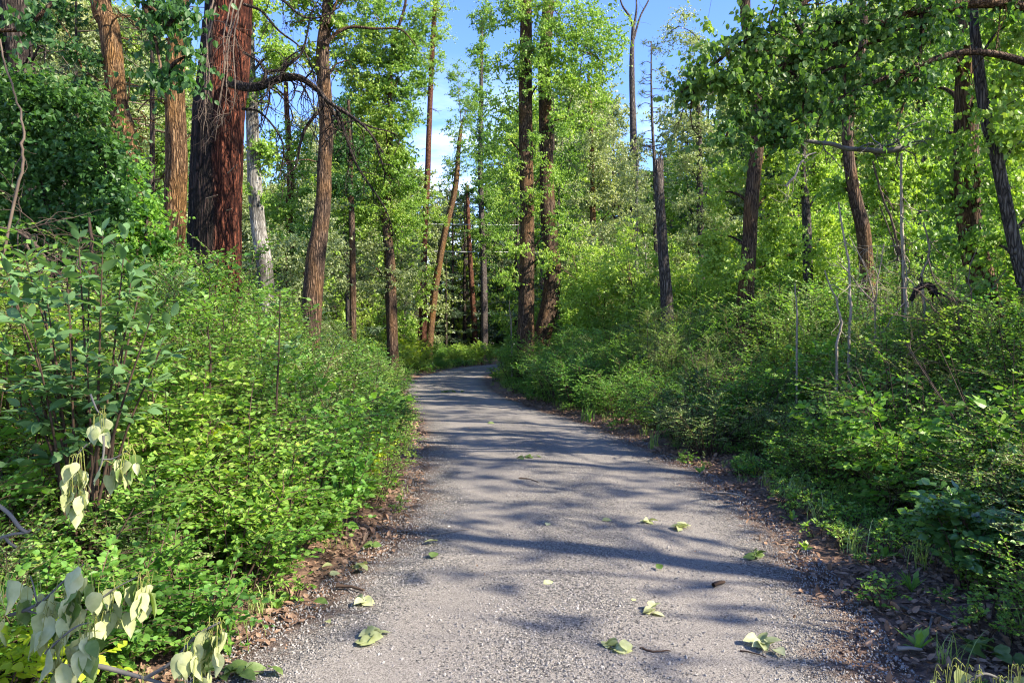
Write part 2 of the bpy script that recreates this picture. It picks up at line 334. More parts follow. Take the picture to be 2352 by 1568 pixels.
r1 = ramp(nt, [(.3, (.035, .022, .016)), (.52, (.12, .075, .052)), (.72, (.27, .19, .14))]); K(n1.outputs['Fac'], r1.inputs[0])
r2 = ramp(nt, [(0, (.55, .5, .45)), (1, (1.5, 1.35, 1.2))]); K(v1.outputs['Color'], r2.inputs[0])
ml = nt.nodes.new('ShaderNodeMix'); ml.data_type = 'RGBA'; ml.blend_type = 'MULTIPLY'; ml.inputs['Factor'].default_value = 1; K(r1.outputs[0], ml.inputs['A']); K(r2.outputs[0], ml.inputs['B'])
p = nt.nodes.new('ShaderNodeBsdfPrincipled'); p.inputs['Roughness'].default_value = .95; K(ml.outputs['Result'], p.inputs['Base Color'])
b = nt.nodes.new('ShaderNodeBump'); b.inputs['Distance'].default_value = .02; b.inputs['Strength'].default_value = .8; K(n1.outputs['Fac'], b.inputs['Height']); K(b.outputs[0], p.inputs['Normal'])
K(p.outputs[0], out.inputs['Surface']); M_SOIL = m
tag(link('ground', mb.mesh('ground', M_SOIL)), 'brown forest floor covered in leaf litter either side of the path', kind='structure')

# gravel path: one sheet, slightly crowned, ragged edges
m, nt, out, K = new_mat('gravel')
g = nt.nodes.new('ShaderNodeNewGeometry'); at = nt.nodes.new('ShaderNodeAttribute'); at.attribute_name = 'rnd'
def vor(scale, feat='F1'):
    v = nt.nodes.new('ShaderNodeTexVoronoi'); v.feature = feat; v.inputs['Scale'].default_value = scale; K(g.outputs['Position'], v.inputs['Vector']); return v
va = vor(88); vb = vor(190); ve = vor(88, 'DISTANCE_TO_EDGE')
nn = nt.nodes.new('ShaderNodeTexNoise'); nn.inputs['Scale'].default_value = 1.3; nn.inputs['Detail'].default_value = 6; K(g.outputs['Position'], nn.inputs['Vector'])
ng = nt.nodes.new('ShaderNodeTexNoise'); ng.inputs['Scale'].default_value = 260; ng.inputs['Detail'].default_value = 3; K(g.outputs['Position'], ng.inputs['Vector'])
sp = nt.nodes.new('ShaderNodeSeparateColor'); K(va.outputs['Color'], sp.inputs[0])
stone = ramp(nt, [(0, (.046, .042, .038)), (.35, (.112, .107, .104)), (.6, (.175, .166, .156)), (.85, (.25, .226, .192)), (1, (.38, .35, .30))]); K(sp.outputs[0], stone.inputs[0])
sp2 = nt.nodes.new('ShaderNodeSeparateColor'); K(vb.outputs['Color'], sp2.inputs[0])
fine = ramp(nt, [(0, (.09, .079, .068)), (.5, (.18, .164, .148)), (1, (.285, .26, .225))]); K(sp2.outputs[1], fine.inputs[0])
# wheel tracks hold the fine sand; stones gather along the middle and the edges ('rnd' = 0 left edge .. 1 right edge)
wv = nt.nodes.new('ShaderNodeFloatCurve'); cv = wv.mapping.curves[0]
for q, (a_, b_) in enumerate([(0, 1), (.1, .95), (.24, .22), (.34, .3), (.5, .8), (.66, .3), (.77, .2), (.9, .9), (1, 1)]):
    if q < 2: cv.points[q].location = (a_, b_)
    else: cv.points.new(a_, b_)
wv.mapping.update(); K(at.outputs['Fac'], wv.inputs['Value'])
sm = nt.nodes.new('ShaderNodeMath'); sm.operation = 'MULTIPLY_ADD'; sm.inputs[1].default_value = 1.6; sm.inputs[2].default_value = -.95; K(nn.outputs['Fac'], sm.inputs[0])
sa = nt.nodes.new('ShaderNodeMath'); sa.operation = 'ADD'; sa.use_clamp = True; K(sm.outputs[0], sa.inputs[0]); K(wv.outputs[0], sa.inputs[1])
sg = nt.nodes.new('ShaderNodeMath'); sg.operation = 'GREATER_THAN'; K(sa.outputs[0], sg.inputs[0]); K(sp.outputs[2], sg.inputs[1])
mc = nt.nodes.new('ShaderNodeMix'); mc.data_type = 'RGBA'; K(sg.outputs[0], mc.inputs['Factor']); K(fine.outputs[0], mc.inputs['A']); K(stone.outputs[0], mc.inputs['B'])
# brown needles and litter blown onto the edges
en = nt.nodes.new('ShaderNodeTexNoise'); en.inputs['Scale'].default_value = 9; en.inputs['Detail'].default_value = 8; en.inputs['Roughness'].default_value = .75; K(g.outputs['Position'], en.inputs['Vector'])
ec = nt.nodes.new('ShaderNodeFloatCurve'); cv = ec.mapping.curves[0]
for q, (a_, b_) in enumerate([(0, 1), (.03, .8), (.12, .42), (.2, .3), (.8, .3), (.88, .42), (.97, .8), (1, 1)]):
    if q < 2: cv.points[q].location = (a_, b_)
    else: cv.points.new(a_, b_)
ec.mapping.update(); K(at.outputs['Fac'], ec.inputs['Value'])
ea = nt.nodes.new('ShaderNodeMath'); ea.operation = 'ADD'; K(en.outputs['Fac'], ea.inputs[0]); K(ec.outputs[0], ea.inputs[1])
er = ramp(nt, [(.98, (0, 0, 0)), (1.0, (.0, .0, .0))]); 
em = nt.nodes.new('ShaderNodeMapRange'); em.inputs['From Min'].default_value = .93; em.inputs['From Max'].default_value = 1.25; em.inputs['To Max'].default_value = .8; K(ea.outputs[0], em.inputs['Value'])
mc2 = nt.nodes.new('ShaderNodeMix'); mc2.data_type = 'RGBA'; K(em.outputs[0], mc2.inputs['Factor']); K(mc.outputs['Result'], mc2.inputs['A']); mc2.inputs['B'].default_value = (.115, .07, .048, 1)
p = nt.nodes.new('ShaderNodeBsdfPrincipled'); p.inputs['Roughness'].default_value = .88; p.inputs['Specular IOR Level'].default_value = .3; K(mc2.outputs['Result'], p.inputs['Base Color'])
bh = nt.nodes.new('ShaderNodeMath'); bh.operation = 'MULTIPLY'; K(ve.outputs['Distance'], bh.inputs[0]); K(sg.outputs[0], bh.inputs[1])
bh2 = nt.nodes.new('ShaderNodeMath'); bh2.operation = 'MULTIPLY_ADD'; bh2.inputs[1].default_value = .15; K(ng.outputs['Fac'], bh2.inputs[0]); K(bh.outputs[0], bh2.inputs[2])
b = nt.nodes.new('ShaderNodeBump'); b.inputs['Distance'].default_value = .022; b.inputs['Strength'].default_value = 1; K(bh2.outputs[0], b.inputs['Height']); K(b.outputs[0], p.inputs['Normal'])
K(p.outputs[0], out.inputs['Surface']); M_GRAVEL = m
NW = 48; rg = rng_(5)
t = np.linspace(0, 1, NW)[None, :, None]
wob = (.06 * np.sin(np.arange(NL) * .43) + .05 * rg.normal(size=NL))
La = LC.copy(); Ra = RC.copy(); La[:, 0] += np.convolve(wob, np.ones(3) / 3, 'same'); Ra[:, 0] += np.convolve(wob[::-1], np.ones(3) / 3, 'same')
G2 = La[:, None] * (1 - t) + Ra[:, None] * t
tt = np.repeat(t[..., 0], NL, 0)
Z = .03 * (1 - (2 * tt - 1) ** 2) - .012 * np.exp(-((tt - .27) / .09) ** 2) - .012 * np.exp(-((tt - .73) / .09) ** 2) + .006 * wav(G2[..., 0], G2[..., 1], 3.1, 4) + .004
Z[:, 0] = Z[:, -1] = -.06; Z[:, 1] += -.01; Z[:, -2] += -.01
V = np.concatenate([G2, Z[..., None]], 2).reshape(-1, 3)
i = np.arange(NL - 1)[:, None] * NW; j = np.arange(NW - 1)[None]
mb = MB(); mb.add(V, np.stack([i + j, i + j + 1, i + j + NW + 1, i + j + NW], -1).reshape(-1, 4), 0, tt.ravel(), True)
tag(link('gravel_path', mb.mesh('gravel_path', M_GRAVEL)), 'grey crushed gravel path bending away to the right', kind='structure')

# ------------------------------------------------------------------ instancing of uncountable stuff
def scatter(name, label, protos, pts, rot, scl, idx, cat=None):
    """one stuff object: points carry rotation, scale and which prototype"""
    me = bpy.data.meshes.new(name); n = len(pts); me.vertices.add(n); me.vertices.foreach_set('co', np.asarray(pts, np.float32).ravel())
    a = me.attributes.new('prot', 'FLOAT_VECTOR', 'POINT'); a.data.foreach_set('vector', np.asarray(rot, np.float32).ravel())
    a = me.attributes.new('pscl', 'FLOAT_VECTOR', 'POINT'); a.data.foreach_set('vector', np.asarray(scl, np.float32).ravel())
    a = me.attributes.new('pidx', 'INT', 'POINT'); a.data.foreach_set('value', np.asarray(idx, np.int32))
    col = bpy.data.collections.new(name + '_kinds')
    for k, pm in enumerate(protos):
        o = bpy.data.objects.new('%s_kind_%02d' % (name, k), pm); col.objects.link(o)
    ng = bpy.data.node_groups.new(name + '_scatter', 'GeometryNodeTree')
    ng.interface.new_socket('Geometry', in_out='INPUT', socket_type='NodeSocketGeometry'); ng.interface.new_socket('Geometry', in_out='OUTPUT', socket_type='NodeSocketGeometry')
    N = ng.nodes; gi = N.new('NodeGroupInput'); go = N.new('NodeGroupOutput')
    ci = N.new('GeometryNodeCollectionInfo'); ci.inputs['Collection'].default_value = col; ci.inputs['Separate Children'].default_value = True; ci.inputs['Reset Children'].default_value = True
    ip = N.new('GeometryNodeInstanceOnPoints'); ip.inputs['Pick Instance'].default_value = True
    def na(nm, ty): q = N.new('GeometryNodeInputNamedAttribute'); q.data_type = ty; q.inputs['Name'].default_value = nm; return q.outputs['Attribute']
    K = ng.links.new
    e2r = N.new('FunctionNodeEulerToRotation'); K(na('prot', 'FLOAT_VECTOR'), e2r.inputs[0])
    K(gi.outputs[0], ip.inputs['Points']); K(ci.outputs[0], ip.inputs['Instance']); K(na('pidx', 'INT'), ip.inputs['Instance Index'])
    K(e2r.outputs[0], ip.inputs['Rotation']); K(na('pscl', 'FLOAT_VECTOR'), ip.inputs['Scale']); K(ip.outputs[0], go.inputs[0])
    o = link(name, me); md = o.modifiers.new('scatter', 'NODES'); md.node_group = ng
    tag(o, label, cat, kind='stuff'); return o

# ------------------------------------------------------------------ plant builders
def twig_leaves(lf, tw, A, D, Lt, K, ll, lw, tmpl, rg, mi_t=1, flat=.6, rt=.003, droop=.15, opp=True):
    """A (T,3) twig starts, D directions, lengths Lt; K leaves alternate along each"""
    T = len(A); D = norm(D)
    if T == 0: return
    Lt = np.broadcast_to(Lt, (T,))
    s = (np.arange(K) + rg.random((T, K)) * .7 + .3) / K
    up = np.array([0, 0, 1.0])
    sag = -droop * Lt[:, None] * s ** 2
    pos = A[:, None] + D[:, None] * (s * Lt[:, None])[..., None]; pos[..., 2] += sag
    side = norm(np.cross(D, up) + 1e-4); sg = np.where(np.arange(K) % 2 == 0, 1, -1)[None, :, None]
    tipw = np.clip(s, 0, 1)[..., None] ** 2
    d = side[:, None] * sg * (1 - .6 * tipw) + D[:, None] * (.55 + .8 * tipw) + rg.normal(0, .28, (T, K, 3)); d[..., 2] -= .12
    n = up + rg.normal(0, flat, (T, K, 3))
    sz = rg.uniform(.7, 1.2, T * K) * (1 - .25 * s.ravel())
    leaves(lf, pos.reshape(-1, 3), d.reshape(-1, 3), n.reshape(-1, 3), ll * sz, lw * sz, tmpl, rg)
    if tw is not None:
        B = A + D * Lt[:, None]; B[:, 2] -= droop * Lt; M = A + D * (Lt * .5)[:, None]; M[:, 2] -= droop * Lt * .25
        segs(tw, A, M, rt, rt * .75, mi_t); segs(tw, M, B, rt * .75, rt * .35, mi_t)

def bush(seed, h, r, stems, twigs, K, ll, lw, tmpl=T_LO, tl=.3, flat=.55, low=.12, top_bias=.6):
    rg = rng_(seed); lf = MB(); tw = MB()
    for k in range(stems):
        a = rg.random() * 2 * PI; rr = r * math.sqrt(rg.random()); hh = h * (1 - .45 * (rr / r) ** 2) * rg.uniform(.72, 1.05)
        p0 = np.array([.18 * rr * math.cos(a), .18 * rr * math.sin(a), -.06]); p3 = np.array([rr * math.cos(a), rr * math.sin(a), hh])
        p1 = p0 * .6 + p3 * .4 + rg.normal(0, .05, 3) * h; p1[2] = hh * .5; 
        c = catmull([p0, p1, p3], 5); rad = np.linspace(.0045 + .0045 * h, .002, len(c)); tube(tw, c, rad, 4, 0, cap=False)
        s = low + (1 - low) * rg.random(twigs) ** top_bias; q = s * (len(c) - 1); qi = np.minimum(q.astype(int), len(c) - 2)
        A = c[qi] + (c[qi + 1] - c[qi]) * (q - qi)[:, None]
        az = rg.random(twigs) * 2 * PI; D = np.stack([np.cos(az), np.sin(az), rg.uniform(-.1, .75, twigs)], 1) + .5 * norm(A * [1, 1, .2])
        twig_leaves(lf, tw, A, D, tl * rg.uniform(.6, 1.25, twigs), K, ll, lw, tmpl, rg, 0, flat)
    return lf, tw
def herb(seed, h, n, K, ll, lw):
    """pinnate feathery sprays (rose, young ash)"""
    rg = rng_(seed); lf = MB(); tw = MB()
    A = rg.normal(0, .12, (n, 3)) * h; A[:, 2] = rg.random(n) ** .7 * h * .8; az = rg.random(n) * 2 * PI
    D = np.stack([np.cos(az), np.sin(az), rg.uniform(.1, 1.1, n)], 1)
    A += norm(D) * [1, 1, 0] * rg.random((n, 1)) * h * .4
    twig_leaves(lf, tw, A, D, .26 * h ** .4, K, ll, lw, T_LO, rg, 0, .3, .0018)
    base = A * [.2, .2, 0]; segs(tw, base[::3], A[::3], .004, .0025, 0)
    return lf, tw

def crown_blob(lf, tw, C, R, ncl, rg, ll, lw, tmpl, hang=.5, T=7, K=8, root=None, tl=.32, mi=0, shell=.35, limbs=None):
    """leaf clusters spread through an ellipsoid, held by small limbs from root"""
    u = norm(rg.normal(size=(ncl, 3))) * (shell + (1 - shell) * rg.random((ncl, 1)) ** .5) * rg.uniform(.75, 1.4, (ncl, 1))
    # uneven: squeeze toward a few boughs
    nb = max(3, ncl // 9); bd = norm(rg.normal(size=(nb, 3))); w_ = (u @ bd.T).argmax(1)
    u = u * .72 + bd[w_] * np.linalg.norm(u, axis=1, keepdims=True) * .28
    cc = C + u * R
    if tw is not None:
        rt = C - np.array([0, 0, R[2] * .5]) if root is None else np.asarray(root, float)
        bc = C + bd * R * .45
        midp = (rt + bc) / 2 + rg.normal(0, .08, (nb, 3)) * R
        dist = float(np.linalg.norm(rt - C)) + float(np.mean(R)); r0 = min(.045, .009 * dist)
        segs(tw, np.repeat(rt[None], nb, 0), midp, r0, r0 * .7, mi, 4); segs(tw, midp, bc, r0 * .7, r0 * .4, mi, 4)
        segs(tw, bc[w_], cc, r0 * .35, r0 * .12, mi, 3)
    az = norm(rg.normal(size=(ncl, T, 3))); D = az.reshape(-1, 3); D[:, 2] = D[:, 2] * .7 - .05
    A = np.repeat(cc, T, 0)
    K_ = K; n = len(A); s = (np.arange(K_) + rg.random((n, K_))) / K_
    pos = A[:, None] + norm(D)[:, None] * (s * tl * rg.uniform(.6, 1.3, (n, 1)))[..., None]
    d = rg.normal(size=(n, K_, 3)); d[..., 2] -= hang * 2; nn_ = rg.normal(size=(n, K_, 3)); nn_[..., 2] += .35 if hang > .1 else 1.3
    sz = rg.uniform(.65, 1.2, n * K_)
    leaves(lf, pos.reshape(-1, 3), d.reshape(-1, 3), nn_.reshape(-1, 3), ll * sz, lw * sz, tmpl, rg)

def dead_twigs(mb, path, rad, n, rg, ln=.8, droop=.5, depth=2, mi=0, sides=3, t0=.15, spread=1.0):
    """recursive crooked leafless twigs off a branch"""
    c = np.asarray(path); q = (t0 + (1 - t0) * rg.random(n)) * (len(c) - 1)
    for x in q:
        i0 = min(int(x), len(c) - 2); A = c[i0] + (c[i0 + 1] - c[i0]) * (x - i0); T = norm(c[i0 + 1] - c[i0])
        D = norm(norm(rg.normal(size=3)) * spread + T * .7); L_ = ln * rg.uniform(.35, 1.2); m = 7; pts = [A]
        for k in range(m):
            D = norm(D + rg.normal(0, .22, 3) + np.array([0, 0, -droop * .28])); pts.append(pts[-1] + D * L_ / m)
        r0 = rad * rg.uniform(.35, .6); tube(mb, pts, np.linspace(r0, r0 * .3, m + 1), sides, mi, cap=False)
        if depth > 1: dead_twigs(mb, pts, r0, rg.integers(3, 6), rg, ln * .5, droop, depth - 1, mi, sides)

LEAFY = {'cotton': (.075, .030, T_LO), 'near': (.064, .026, T_MID), 'small': (.06, .023, T_LO), 'far': (.11, .045, T_LO)}
TREES = []
DENS = 1.5; LSC = 1.08
def tree(name, label, Y, pts, bark, blobs=(), leaf=L_COTTON, ls='cotton', H=None, auto=0, seed=0, group=None, cat='tree', sides=14, base=True, dead=0, needle=False, twigm=None, auto_r=2.4, hang=.5, lean=None, flare=1.0, dens=None):
    """pts = trunk in picture units (x, y, width) from top to bottom at distance Y; blobs = (x, y, rx, ry, clusters[, dY])"""
    rg = rng_(seed + 100); W = [P(x, y, Y) for x, y, _ in pts]; rad = [wd / 2 / FPX * Y * .9 for *_, wd in pts]
    if base and W[-1][2] > 0:
        e = W[-1] + (W[-1] - W[-2]) * (W[-1][2] / max(.01, W[-2][2] - W[-1][2])) * .5; e[2] = 0
        g0 = gz(e[0], e[1]) - .12; e[2] = g0; W.append(e); rad.append(rad[-1] * (1.18 * flare))
    b0 = W[-1].copy(); b0[2] = max(b0[2], 0) if not base else gz(b0[0], b0[1])
    W = W[::-1]; rad = rad[::-1]; top = W[-1]
    if H is not None and H > top[2]:
        dirn = (W[-1] - W[-2]) / max(.1, np.linalg.norm(W[-1] - W[-2])); dirn = norm(dirn * .6 + np.array([0, 0, .8])); e = top + dirn * (H - top[2]) * .9
        W.append((top + e) / 2 + rg.normal(0, .15, 3)); rad.append(rad[-1] * .62); W.append(e); rad.append(.02)
    m = 7 if sides > 12 else 4
    C = catmull(W, m); s = np.linspace(0, len(W) - 1, len(C)); R = np.interp(s, np.arange(len(W)), rad)
    root = thing(name, label, cat, tuple(b0), group)
    def loc(mesh_b):
        for k, (v, r) in enumerate(mesh_b.v): mesh_b.v[k] = (v - b0.astype(np.float32), r)
    tk = MB(); tube(tk, C, R, sides, 0, rough=.07, seed=seed, ridge=.018 if sides > 12 else 0)
    lf = MB(); tw = MB()
    ll, lw, tm = LEAFY[ls]
    allb = [(P(bx, by, Y + (bl[0] if bl else 0)), np.array([rx / FPX * Y, (rx + ry) / 2 / FPX * Y * .8, ry / FPX * Y]), n) for bx, by, rx, ry, n, *bl in blobs]
    if auto and H:
        z0 = max(CAMH + HZ / FPX * Y, top[2] * .6) + 1.2
        for k in range(auto):
            z = z0 + (H - z0) * (k + .5) / auto; cx = np.array([np.interp(z, C[:, 2], C[:, 0]), np.interp(z, C[:, 2], C[:, 1]), z])
            a = rg.random() * 2 * PI; rr = auto_r * (1 - .55 * (k / auto)); cx[:2] += np.array([math.cos(a), math.sin(a)]) * rr * .7
            allb.append((cx, np.array([rr, rr, rr * .75]), int(9 * rr)))
    ax = np.array([b0[0], b0[1], 0]); allb.sort(key=lambda q: float(np.linalg.norm((q[0] - C[np.abs(C[:, 2] - q[0][2]).argmin()])[:2])))
    nodes = []
    for Cb, Rb, n in allb:
        zr = max(Cb[2] - .3 * abs(Cb[0] - b0[0]) - Rb[2] * .8, C[0][2] + .8); k = np.abs(C[:, 2] - zr).argmin(); rt = C[k]; rr_ = R[k] * .32; best = np.linalg.norm(Cb - rt)
        for q_ in nodes:
            dq = np.linalg.norm(Cb - q_) * 1.25
            if dq < best: best = dq; rt = q_; rr_ = .022
        nodes.append(Cb)
        big = Cb[2] > CAMH + HZ / FPX * Y + Rb[2]
        f = 1.5 if big and ls != 'far' else 1.0
        if best > Rb.max() * .5:
            mid = (rt * .5 + Cb * .5) + np.array([0, 0, .12 * np.linalg.norm(Cb - rt)]); lc = catmull([rt, mid, Cb], 5)
            tube(tk, lc, np.linspace(min(rr_, .045), .010, len(lc)), 6, 0, cap=False, rough=.05, seed=seed); rt = lc[-3]
        crown_blob(lf, tw, Cb, Rb, max(3, int(n * (dens or DENS) / f)), rg, ll * f * LSC, lw * f * LSC, tm, hang, root=rt, mi=0, tl=.32 * (1.35 if ls == 'far' else 1))
    if dead: dead_twigs(tk, C[len(C) // 5:], float(np.mean(R)) * .35, dead, rg, ln=.12 * (C[-1][2] - C[0][2]) / 2, droop=.4, depth=2)
    loc(tk); link('trunk', tk.mesh(name + '_trunk', bark), root)
    if lf.n:
        cm = MB(); cm.merge(lf, 0); cm.merge(tw, 1); loc(cm); link('crown', cm.mesh(name + '_crown', [leaf, twigm or M_TWIG]), root)
    TREES.append((root, b0, C, R)); return root, C, R, b0

def conifer_mb(seed, h, r, lf, tw, base=np.zeros(3), droop=.25, nl=.10, z0=.12, dens=1.0, nw=.0035, K=26):
    rg = rng_(seed); nz_ = int(h * 3.2 * dens)
    z = h * (z0 + (1 - z0) * np.sort(rg.random(nz_) ** .9)); az = rg.random(nz_) * 2 * PI; L_ = r * (1 - z / h) ** .75 * rg.uniform(.6, 1.1, nz_) + .25
    A = base + np.stack([0 * z, 0 * z, z], 1); D = np.stack([np.cos(az), np.sin(az), .15 - droop * (1 - z / h)], 1)
    B = A + D * L_[:, None]; segs(tw, A, B, .02, .006, 1)
    pos = []; dd = []
    for a_, d_, l_ in zip(A, D, L_):
        m = max(3, int(l_ * 5 * dens)); s = rg.uniform(.25, 1, m); p_ = a_ + d_ * (s * l_)[:, None]; sd = norm(np.cross(d_, [0, 0, 1])) * rg.choice([-1, 1], m)[:, None]
        q_ = norm(d_ * .8 + sd * .8 + rg.normal(0, .15, (m, 3))) ; tl_ = l_ * .32 * (1.1 - s) + .1
        e_ = p_ + q_ * tl_[:, None]; segs(tw, p_, e_, .007, .003, 1)
        t_ = rg.random((m, K)); pos.append((p_[:, None] + (e_ - p_)[:, None] * t_[..., None]).reshape(-1, 3)); dd.append(np.repeat(q_, K, 0))
    pos = np.concatenate(pos); dd = np.concatenate(dd); n = len(pos)
    d = dd * .7 + rg.normal(0, .55, (n, 3)); leaves(lf, pos, d, rg.normal(size=(n, 3)) + [0, 0, .5], nl * rg.uniform(.7, 1.2, n), nw, T_NEEDLE, rg)
def conifer(name, label, px, Y, pybase, h, r, wd, seed, bark=B_DARK, z0=.12, droop=.25, dens=1.0, group=None, lean=0, nl=.12, K=24, nw=.006):
    b0 = P(px, 775, Y); b0[2] = gz(b0[0], b0[1]); root = thing(name, label, 'tree', tuple(b0), group)
    tk = MB(); C = catmull([[0, 0, -.2], [lean * .4, 0, h * .4], [lean, 0, h]], 8); rr = wd / 2 / FPX * Y
    tube(tk, C, np.linspace(rr * 1.15, .02, len(C)), 10, 0, rough=.06, seed=seed); link('trunk', tk.mesh(name + '_trunk', bark), root)
    lf = MB(); tw = MB(); conifer_mb(seed, h, r, lf, tw, droop=droop, z0=z0, dens=dens, nl=nl, K=K, nw=nw); cm = MB(); cm.merge(lf); cm.merge(tw)
    link('crown', cm.mesh(name + '_crown', [L_NEEDLE, M_TWIG]), root); return root
# ------------------------------------------------------------------ the trees one can tell apart
# left of the path
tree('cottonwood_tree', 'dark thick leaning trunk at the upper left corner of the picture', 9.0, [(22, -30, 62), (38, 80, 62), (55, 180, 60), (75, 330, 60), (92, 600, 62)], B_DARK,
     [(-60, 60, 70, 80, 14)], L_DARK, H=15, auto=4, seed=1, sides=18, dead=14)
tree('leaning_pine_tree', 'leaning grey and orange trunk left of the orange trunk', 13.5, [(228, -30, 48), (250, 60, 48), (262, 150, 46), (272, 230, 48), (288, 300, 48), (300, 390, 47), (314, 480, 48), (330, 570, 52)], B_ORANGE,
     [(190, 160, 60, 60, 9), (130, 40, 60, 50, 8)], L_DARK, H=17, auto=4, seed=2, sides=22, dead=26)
tree('orange_barked_tree', 'upright orange lichen covered trunk just left of the giant red pine', 12.0, [(414, -30, 44), (410, 60, 45), (402, 180, 48), (402, 300, 50), (406, 400, 52), (400, 490, 54), (392, 600, 58)], B_ORANGE,
     [], L_COTTON, H=17, auto=4, seed=3, sides=24, dead=22)
PT, PC, PR, PB0 = tree('giant_pine_tree', 'giant red barked pine with dark left side and long dead limb', 11.0, [(527, -40, 108), (522, 60, 112), (516, 160, 118), (505, 260, 122), (500, 400, 126), (497, 520, 130), (496, 620, 134), (496, 720, 140)], B_PINE,
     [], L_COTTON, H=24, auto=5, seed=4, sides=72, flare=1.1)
def px_path(pts, Y, m=6): return catmull([P(x, y, Y + (q[0] if q else 0)) for x, y, *q in pts], m)
def add_part(root, name, mb, mat, b0):
    for k, (v, r) in enumerate(mb.v): mb.v[k] = (v - np.asarray(b0, np.float32), r)
    return link(name, mb.mesh(name, mat), root)
mb = MB(); rg = rng_(40)
lp = px_path([(522, 192), (575, 200, -.2), (640, 182, -.4), (692, 180, -.5), (728, 205, -.6), (752, 232, -.7), (800, 262, -.7), (845, 300, -.8), (880, 350, -.8)], 10.6)
tube(mb, lp, np.linspace(.064, .011, len(lp)), 10, 0, rough=.22, seed=3, cap=False)
dead_twigs(mb, lp, .030, 30, rg, ln=.75, droop=.75, depth=2, t0=.12)
for pth in ([(640, 184), (655, 155), (690, 125), (705, 80), (715, 30), (745, -20)], [(600, 195), (615, 165), (648, 160), (660, 135), (700, 110)], [(752, 232), (790, 300), (820, 380), (880, 470), (900, 520)], [(752, 232), (700, 300), (680, 380), (660, 400)]):
    q = px_path([(a, b_, -.5) for a, b_ in pth], 10.6); tube(mb, q, np.linspace(.028, .006, len(q)), 6, 0, rough=.15, cap=False); dead_twigs(mb, q, .016, 9, rg, ln=.6, droop=.7, depth=2)
add_part(PT, 'limb', mb, B_DARK, PB0)
mb = MB()
for k in range(7):       # pale dead sprays hanging down the left side of the trunk
    x0 = rg.uniform(455, 540); q = px_path([(x0 + 18, rg.uniform(-30, 30), -.5), (x0, rg.uniform(60, 110), -.65), (x0 - 8 + rg.normal() * 6, rg.uniform(150, 240), -.7), (x0 - 16 + rg.normal() * 12, rg.uniform(250, 330), -.65)], 10.9)
    q[1:] += rg.normal(0, .02, (len(q) - 1, 3)).cumsum(0) * .5; tube(mb, q, np.linspace(.013, .004, len(q)), 5, 0, cap=False); dead_twigs(mb, q, .009, 6, rg, ln=.5, droop=.55, depth=2)
for a_, b_ in (((523, 398), (545, 378)), ((474, 456), (500, 448)), ((520, 484), (532, 480))):
    q = px_path([(*a_, -.75), (*b_, -.8)], 10.9, 3); tube(mb, q, np.linspace(.009, .005, len(q)), 6, 0)
add_part(PT, 'dead_twigs', mb, M_TWIG, PB0)
mb = MB()
for pth in ([(560, 10), (600, 25), (640, 70), (700, 120), (730, 200), (745, 250)], [(575, -20), (640, -5), (700, 40), (760, 30), (800, -10)], [(560, 120), (600, 150), (620, 220), (600, 300)], [(556, 250), (600, 260), (650, 330), (640, 420)]):
    q = px_path([(a, b_, -.3) for a, b_ in pth], 10.8); tube(mb, q, np.linspace(.024, .006, len(q)), 6, 0, rough=.15, cap=False); dead_twigs(mb, q, .015, 11, rg, ln=.7, droop=.6, depth=2)
add_part(PT, 'limb', mb, B_DARK, PB0)

tree('pale_trunk_tree', 'pale whitish trunk immediately right of the giant red pine', 17.5, [(572, 100, 26), (577, 230, 30), (584, 380, 33), (588, 450, 34), (594, 530, 35), (608, 630, 38)], B_PALE,
     [(600, 40, 45, 60, 18), (640, 120, 40, 70, 22), (585, 200, 22, 60, 10), (610, 340, 28, 60, 12), (590, 430, 20, 40, 6)], L_COTTON_Y, H=17, auto=3, seed=5)
tree('slender_tree', 'slender trunk between the pale trunk and the branching cottonwood', 25.0, [(657, 190, 12), (660, 280, 14), (668, 400, 18), (664, 500, 20), (664, 620, 22)], B_RED,
     [(640, 340, 30, 60, 18), (690, 330, 30, 50, 16), (680, 420, 40, 50, 22), (640, 470, 45, 50, 26), (690, 540, 45, 50, 24), (630, 560, 50, 50, 22)], L_COTTON_Y, seed=6)
BT, BC, BR, BB0 = tree('cottonwood_tree', 'leaning brown cottonwood with a side branch, between the red pine and the leafy poplar', 16.0, [(756, -30, 26), (748, 60, 29), (742, 130, 33), (747, 220, 35), (750, 300, 36), (745, 380, 37), (743, 450, 38), (733, 540, 42), (722, 620, 46)], B_COTTON,
     [(800, -20, 50, 40, 12), (700, 20, 45, 40, 12), (725, 130, 24, 40, 8), (770, 60, 30, 30, 7)], L_COTTON, H=19, auto=5, seed=7, sides=24, dead=16)
mb = MB(); rg = rng_(41)
for pth, r0 in (([(748, 100), (775, 75), (808, 62), (860, 66), (920, 68), (955, 105)], .05), ([(752, 55), (765, 25), (778, -10)], .04), ([(757, 170), (772, 148), (800, 138)], .025)):
    q = px_path([(a, b_, -.2) for a, b_ in pth], 16); tube(mb, q, np.linspace(r0, .012, len(q)), 8, 0, rough=.12, cap=False); dead_twigs(mb, q, .012, 5, rg, ln=.8, depth=2)
add_part(BT, 'limb', mb, B_COTTON, BB0)
